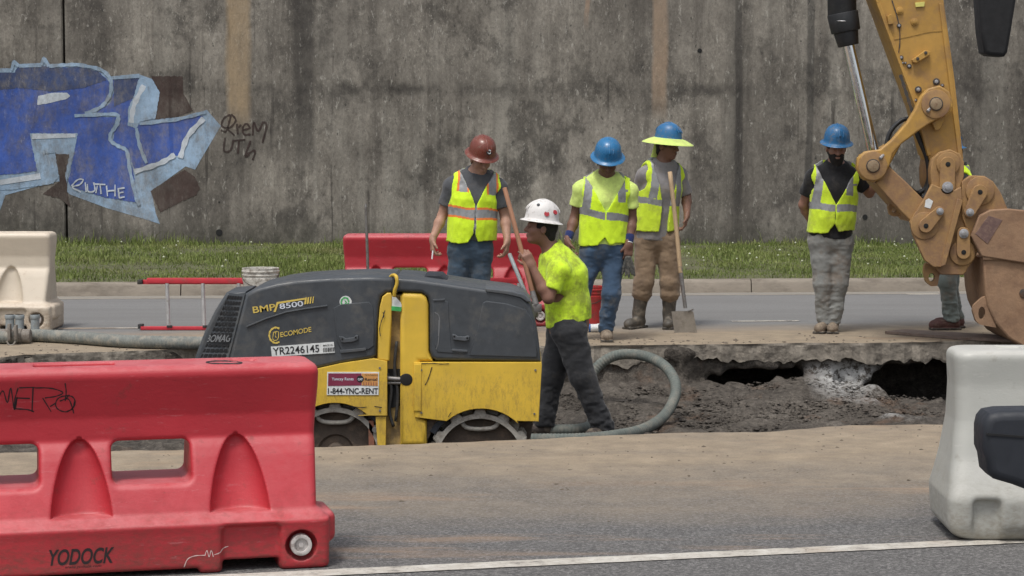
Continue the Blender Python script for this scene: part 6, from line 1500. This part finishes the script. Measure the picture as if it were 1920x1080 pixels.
# the man in the wide neon brim
JD, RD = person('man in blue hat with wide neon sun brim, khaki trousers and tall rubber boots', 18.85,
    dict(pel=(1230, 438), wai=(1232, 402), che=(1237, 352), nb=(1243, 308), head=(1251, 276, -.03), sI=(1208, 326, -.06), sJ=(1273, 326, .09), eI=(1194, 376, .08), wI=(1210, 414, -.06), eJ=(1287, 368, .10), wJ=(1288, 404, -.08),
         hI=(1214, 450), hJ=(1250, 452), kI=(1207, 528, -.04), kJ=(1256, 530, -.03), aI=(1197, 596), aJ=(1254, 598)),
    (.38, -.92, 0), (.80, -.58, -.10), S_D, (H_BL2, {'brim': M_HVP}), build=.97, feet={'I': (-.6, -.8, 0), 'J': (-.1, -1, 0)},
    hands={'I': ((.5, -.4, -.8), (.3, .5, 0), (.2, -1, 0), .6), 'J': ((-.2, -.2, -1), (-1, 0, 0), (0, -1, 0), .6)},
    shirt=M_GSH2, long_sleeve=False, sleeve=.95, shirt_hem=-.06, vest=dict(m=M_HV2, band=(.255, .31), v=(.12, .26), hem=.03, open=.045, straps=((-.125, 0, 9), (.13, 0, 9))), pants=M_KH, boots={'m': M_RUBB, 'tall': 1}, legw=1.08)
# the bearded man
JE, RE = person('bearded man in blue hard hat, black shirt and pale muddy jeans, hand behind back', 18.45,
    dict(pel=(1557, 440), wai=(1560, 404), che=(1563, 358), nb=(1567, 312), head=(1568, 280, -.04), sI=(1525, 330), sJ=(1606, 332), eI=(1506, 384, .10), wI=(1523, 420, .24), eJ=(1630, 362, .06), wJ=(1652, 328, -.10),
         hI=(1540, 454), hJ=(1575, 456), kI=(1543, 530, -.04), kJ=(1573, 532, -.02), aI=(1547, 598), aJ=(1561, 604)),
    (.04, -1, 0), (.05, -.93, -.24), S_E, (H_BL2, {'s': 1.03}), build=1.0, belly=1, feet={'I': (-.45, -.9, 0), 'J': (-.15, -1, 0)},
    hands={'I': ((.6, .2, -.3), (0, 1, 0), (0, 0, 1), .4), 'J': ((.2, -.2, .8), (0, 1, 0), (0, 0, 1), .8)},
    shirt=M_KSH, sleeve=.62, shirt_hem=-.03, vest=dict(m=M_HV2, band=(.21, .27), v=(.26, .55), hem=.03, straps=((-.165, 0, 9), (.12, .35, 9)), cross=.445), pants=M_GJ, boots=BT, beard=1.0, legw=1.04)
# the man behind the excavator
JF, RF = person('man almost hidden behind the excavator arm, grey jeans and brown boots showing', 18.75,
    dict(pel=(1786, 444), wai=(1788, 406), che=(1792, 362), nb=(1796, 320), head=(1780, 292, 0), sI=(1806, 344, -.17), sJ=(1796, 344, .17), eI=(1808, 392, -.2), wI=(1772, 410, -.2), eJ=(1796, 392, .2), wJ=(1765, 405, .2),
         hI=(1788, 458, -.085), hJ=(1784, 458, .085), kI=(1777, 530, -.09), kJ=(1780, 530, .10), aI=(1784, 602, -.08), aJ=(1792, 602, .10)),
    (-1, -.1, 0), (-1, -.1, -.1), S_E, (H_BL2, {}), build=1.0, feet={'I': (-1, -.1, 0), 'J': (-1, .1, 0)},
    hands={'I': ((-1, 0, 0), (0, 0, -1), (0, 1, 0), .5), 'J': ((-1, 0, 0), (0, 0, -1), (0, 1, 0), .5)},
    shirt=M_KSH, sleeve=.6, vest=dict(m=M_HV, band=(.225, .265), v=(.28, .40), hem=.0), pants=M_GJ2, boots={'m': M_BOOTR})
# ---- gloves in the hand of the wristband man
g0 = JC['wJ']+vec(-.008, -.03, -.13); v = Vox(np.array(g0)-vec(.09, .07, .18), np.array(g0)+vec(.09, .07, .06), .0055)
for k, dx in enumerate((-.034, -.014, .006, .026, .042)):
    v.cone(g0+vec(dx*.4, .006*(k % 2), .02), g0+vec(dx, .01*(k % 2), -.06), .013, .012, k=.01); v.cone(g0+vec(dx, .01*(k % 2), -.06), g0+vec(dx*1.3, .0, -.115-.012*(k % 3)), .012, .009, k=.008)
tag(v.build('work_gloves', mat('glove_cloth', (.06, .06, .055), .9, (.2, .18, .15), .5, 30)), 'pair of limp dark work gloves hanging from the hand with the wristband', 'gloves')
# ---- shovels
M_WOOD = mat('ash_handle', (.42, .30, .18), .7, (.25, .18, .12), .5, 10, stretch=(1, 1, .2)); M_WOOD2 = mat('red_brown_handle', (.33, .16, .09), .65, (.2, .12, .08), .4, 10, stretch=(1, 1, .2)); M_BLADE = mat('dusty_blade', (.33, .30, .26), .7, (.20, .17, .14), .5, 10, metal=.15)
def pw(px, py, Y): return at(px, py, Y)
a, b, c = pw(1256, 322, 18.52), pw(1275, 500, 18.42), pw(1285, 578, 18.38)
sh = empty('shovel', tuple(pw(1285, 630, 18.36))); tag(sh, 'square nosed shovel with pale wooden handle standing upright before the neon brim man', 'shovel')
tube('handle', [a, a.lerp(b, .5)+vec(.004, 0, 0), b, b.lerp(c, .15)], .019, M_WOOD, sh, 14, 4)
cyl('socket', b, c, .019, .016, M_STEEL, sh, 16)
bl_ = [(1260, 585), (1268, 582), (1284, 582), (1300, 584), (1308, 630), (1288, 632), (1266, 632)]
V = []; nx, nz = 8, 10
for j in range(nz+1):
    for i in range(nx+1):
        u, w2 = i/nx, j/nz; xl_ = 1259+(1266-1259)*w2; xr_ = 1300+(1309-1300)*w2
        p = pw(xl_+(xr_-xl_)*u, 584+(632-584)*w2, 18.36); p.y += .035*(1-(2*u-1)**2)-.03*(1-w2)+.03; V.append(p)
F_ = [(j*(nx+1)+i, j*(nx+1)+i+1, (j+1)*(nx+1)+i+1, (j+1)*(nx+1)+i) for j in range(nz) for i in range(nx)]
n0 = len(V); V += [p+vec(0, .004, 0) for p in V]; F_ += [tuple(n0+k for k in f[::-1]) for f in F_]
me = bpy.data.meshes.new('blade'); me.from_pydata([tuple(p) for p in V], [], F_); link('blade', me, M_BLADE, sh, smooth=True)
cyl('foot_tread', pw(1290, 584, 18.38), pw(1300, 580, 18.36), .007, .007, M_STEEL, sh, 8)
a, b = pw(946, 352, 15.25), pw(998, 546, 15.10)
s2_ = empty('hand_tool', tuple(b)); tag(s2_, 'red brown wooden tool handle gripped by the white hat man near his chin', 'tool')
cyl('handle', a, b, .0165, .0175, M_WOOD2, s2_, 14, .003); cyl('handle_hole', a+vec(0, -.0175, -.012), a+vec(0, -.010, -.012), .005, .005, M_BLACK, s2_, 10)
d = (b-a).normalized(); cyl('socket', b, b+d*.10, .020, .024, M_STEEL, s2_, 16); box('tool_head', tuple(b+d*.125), (.035, .012, .03), M_STEEL, s2_, .006)
a, b = pw(955, 476, 15.7), pw(992, 566, 15.5)
s3_ = empty('hand_tool', tuple(b)); tag(s3_, 'shorter grey tool handle sloping beneath the red brown one behind the roller', 'tool')
cyl('handle', a, b, .015, .015, M_GP, s3_, 14, .003); d = (b-a).normalized(); cyl('socket', b, b+d*.08, .018, .02, M_STEEL, s3_, 16); box('tool_head', tuple(b+d*.10), (.03, .01, .03), M_STEEL, s3_, .005)
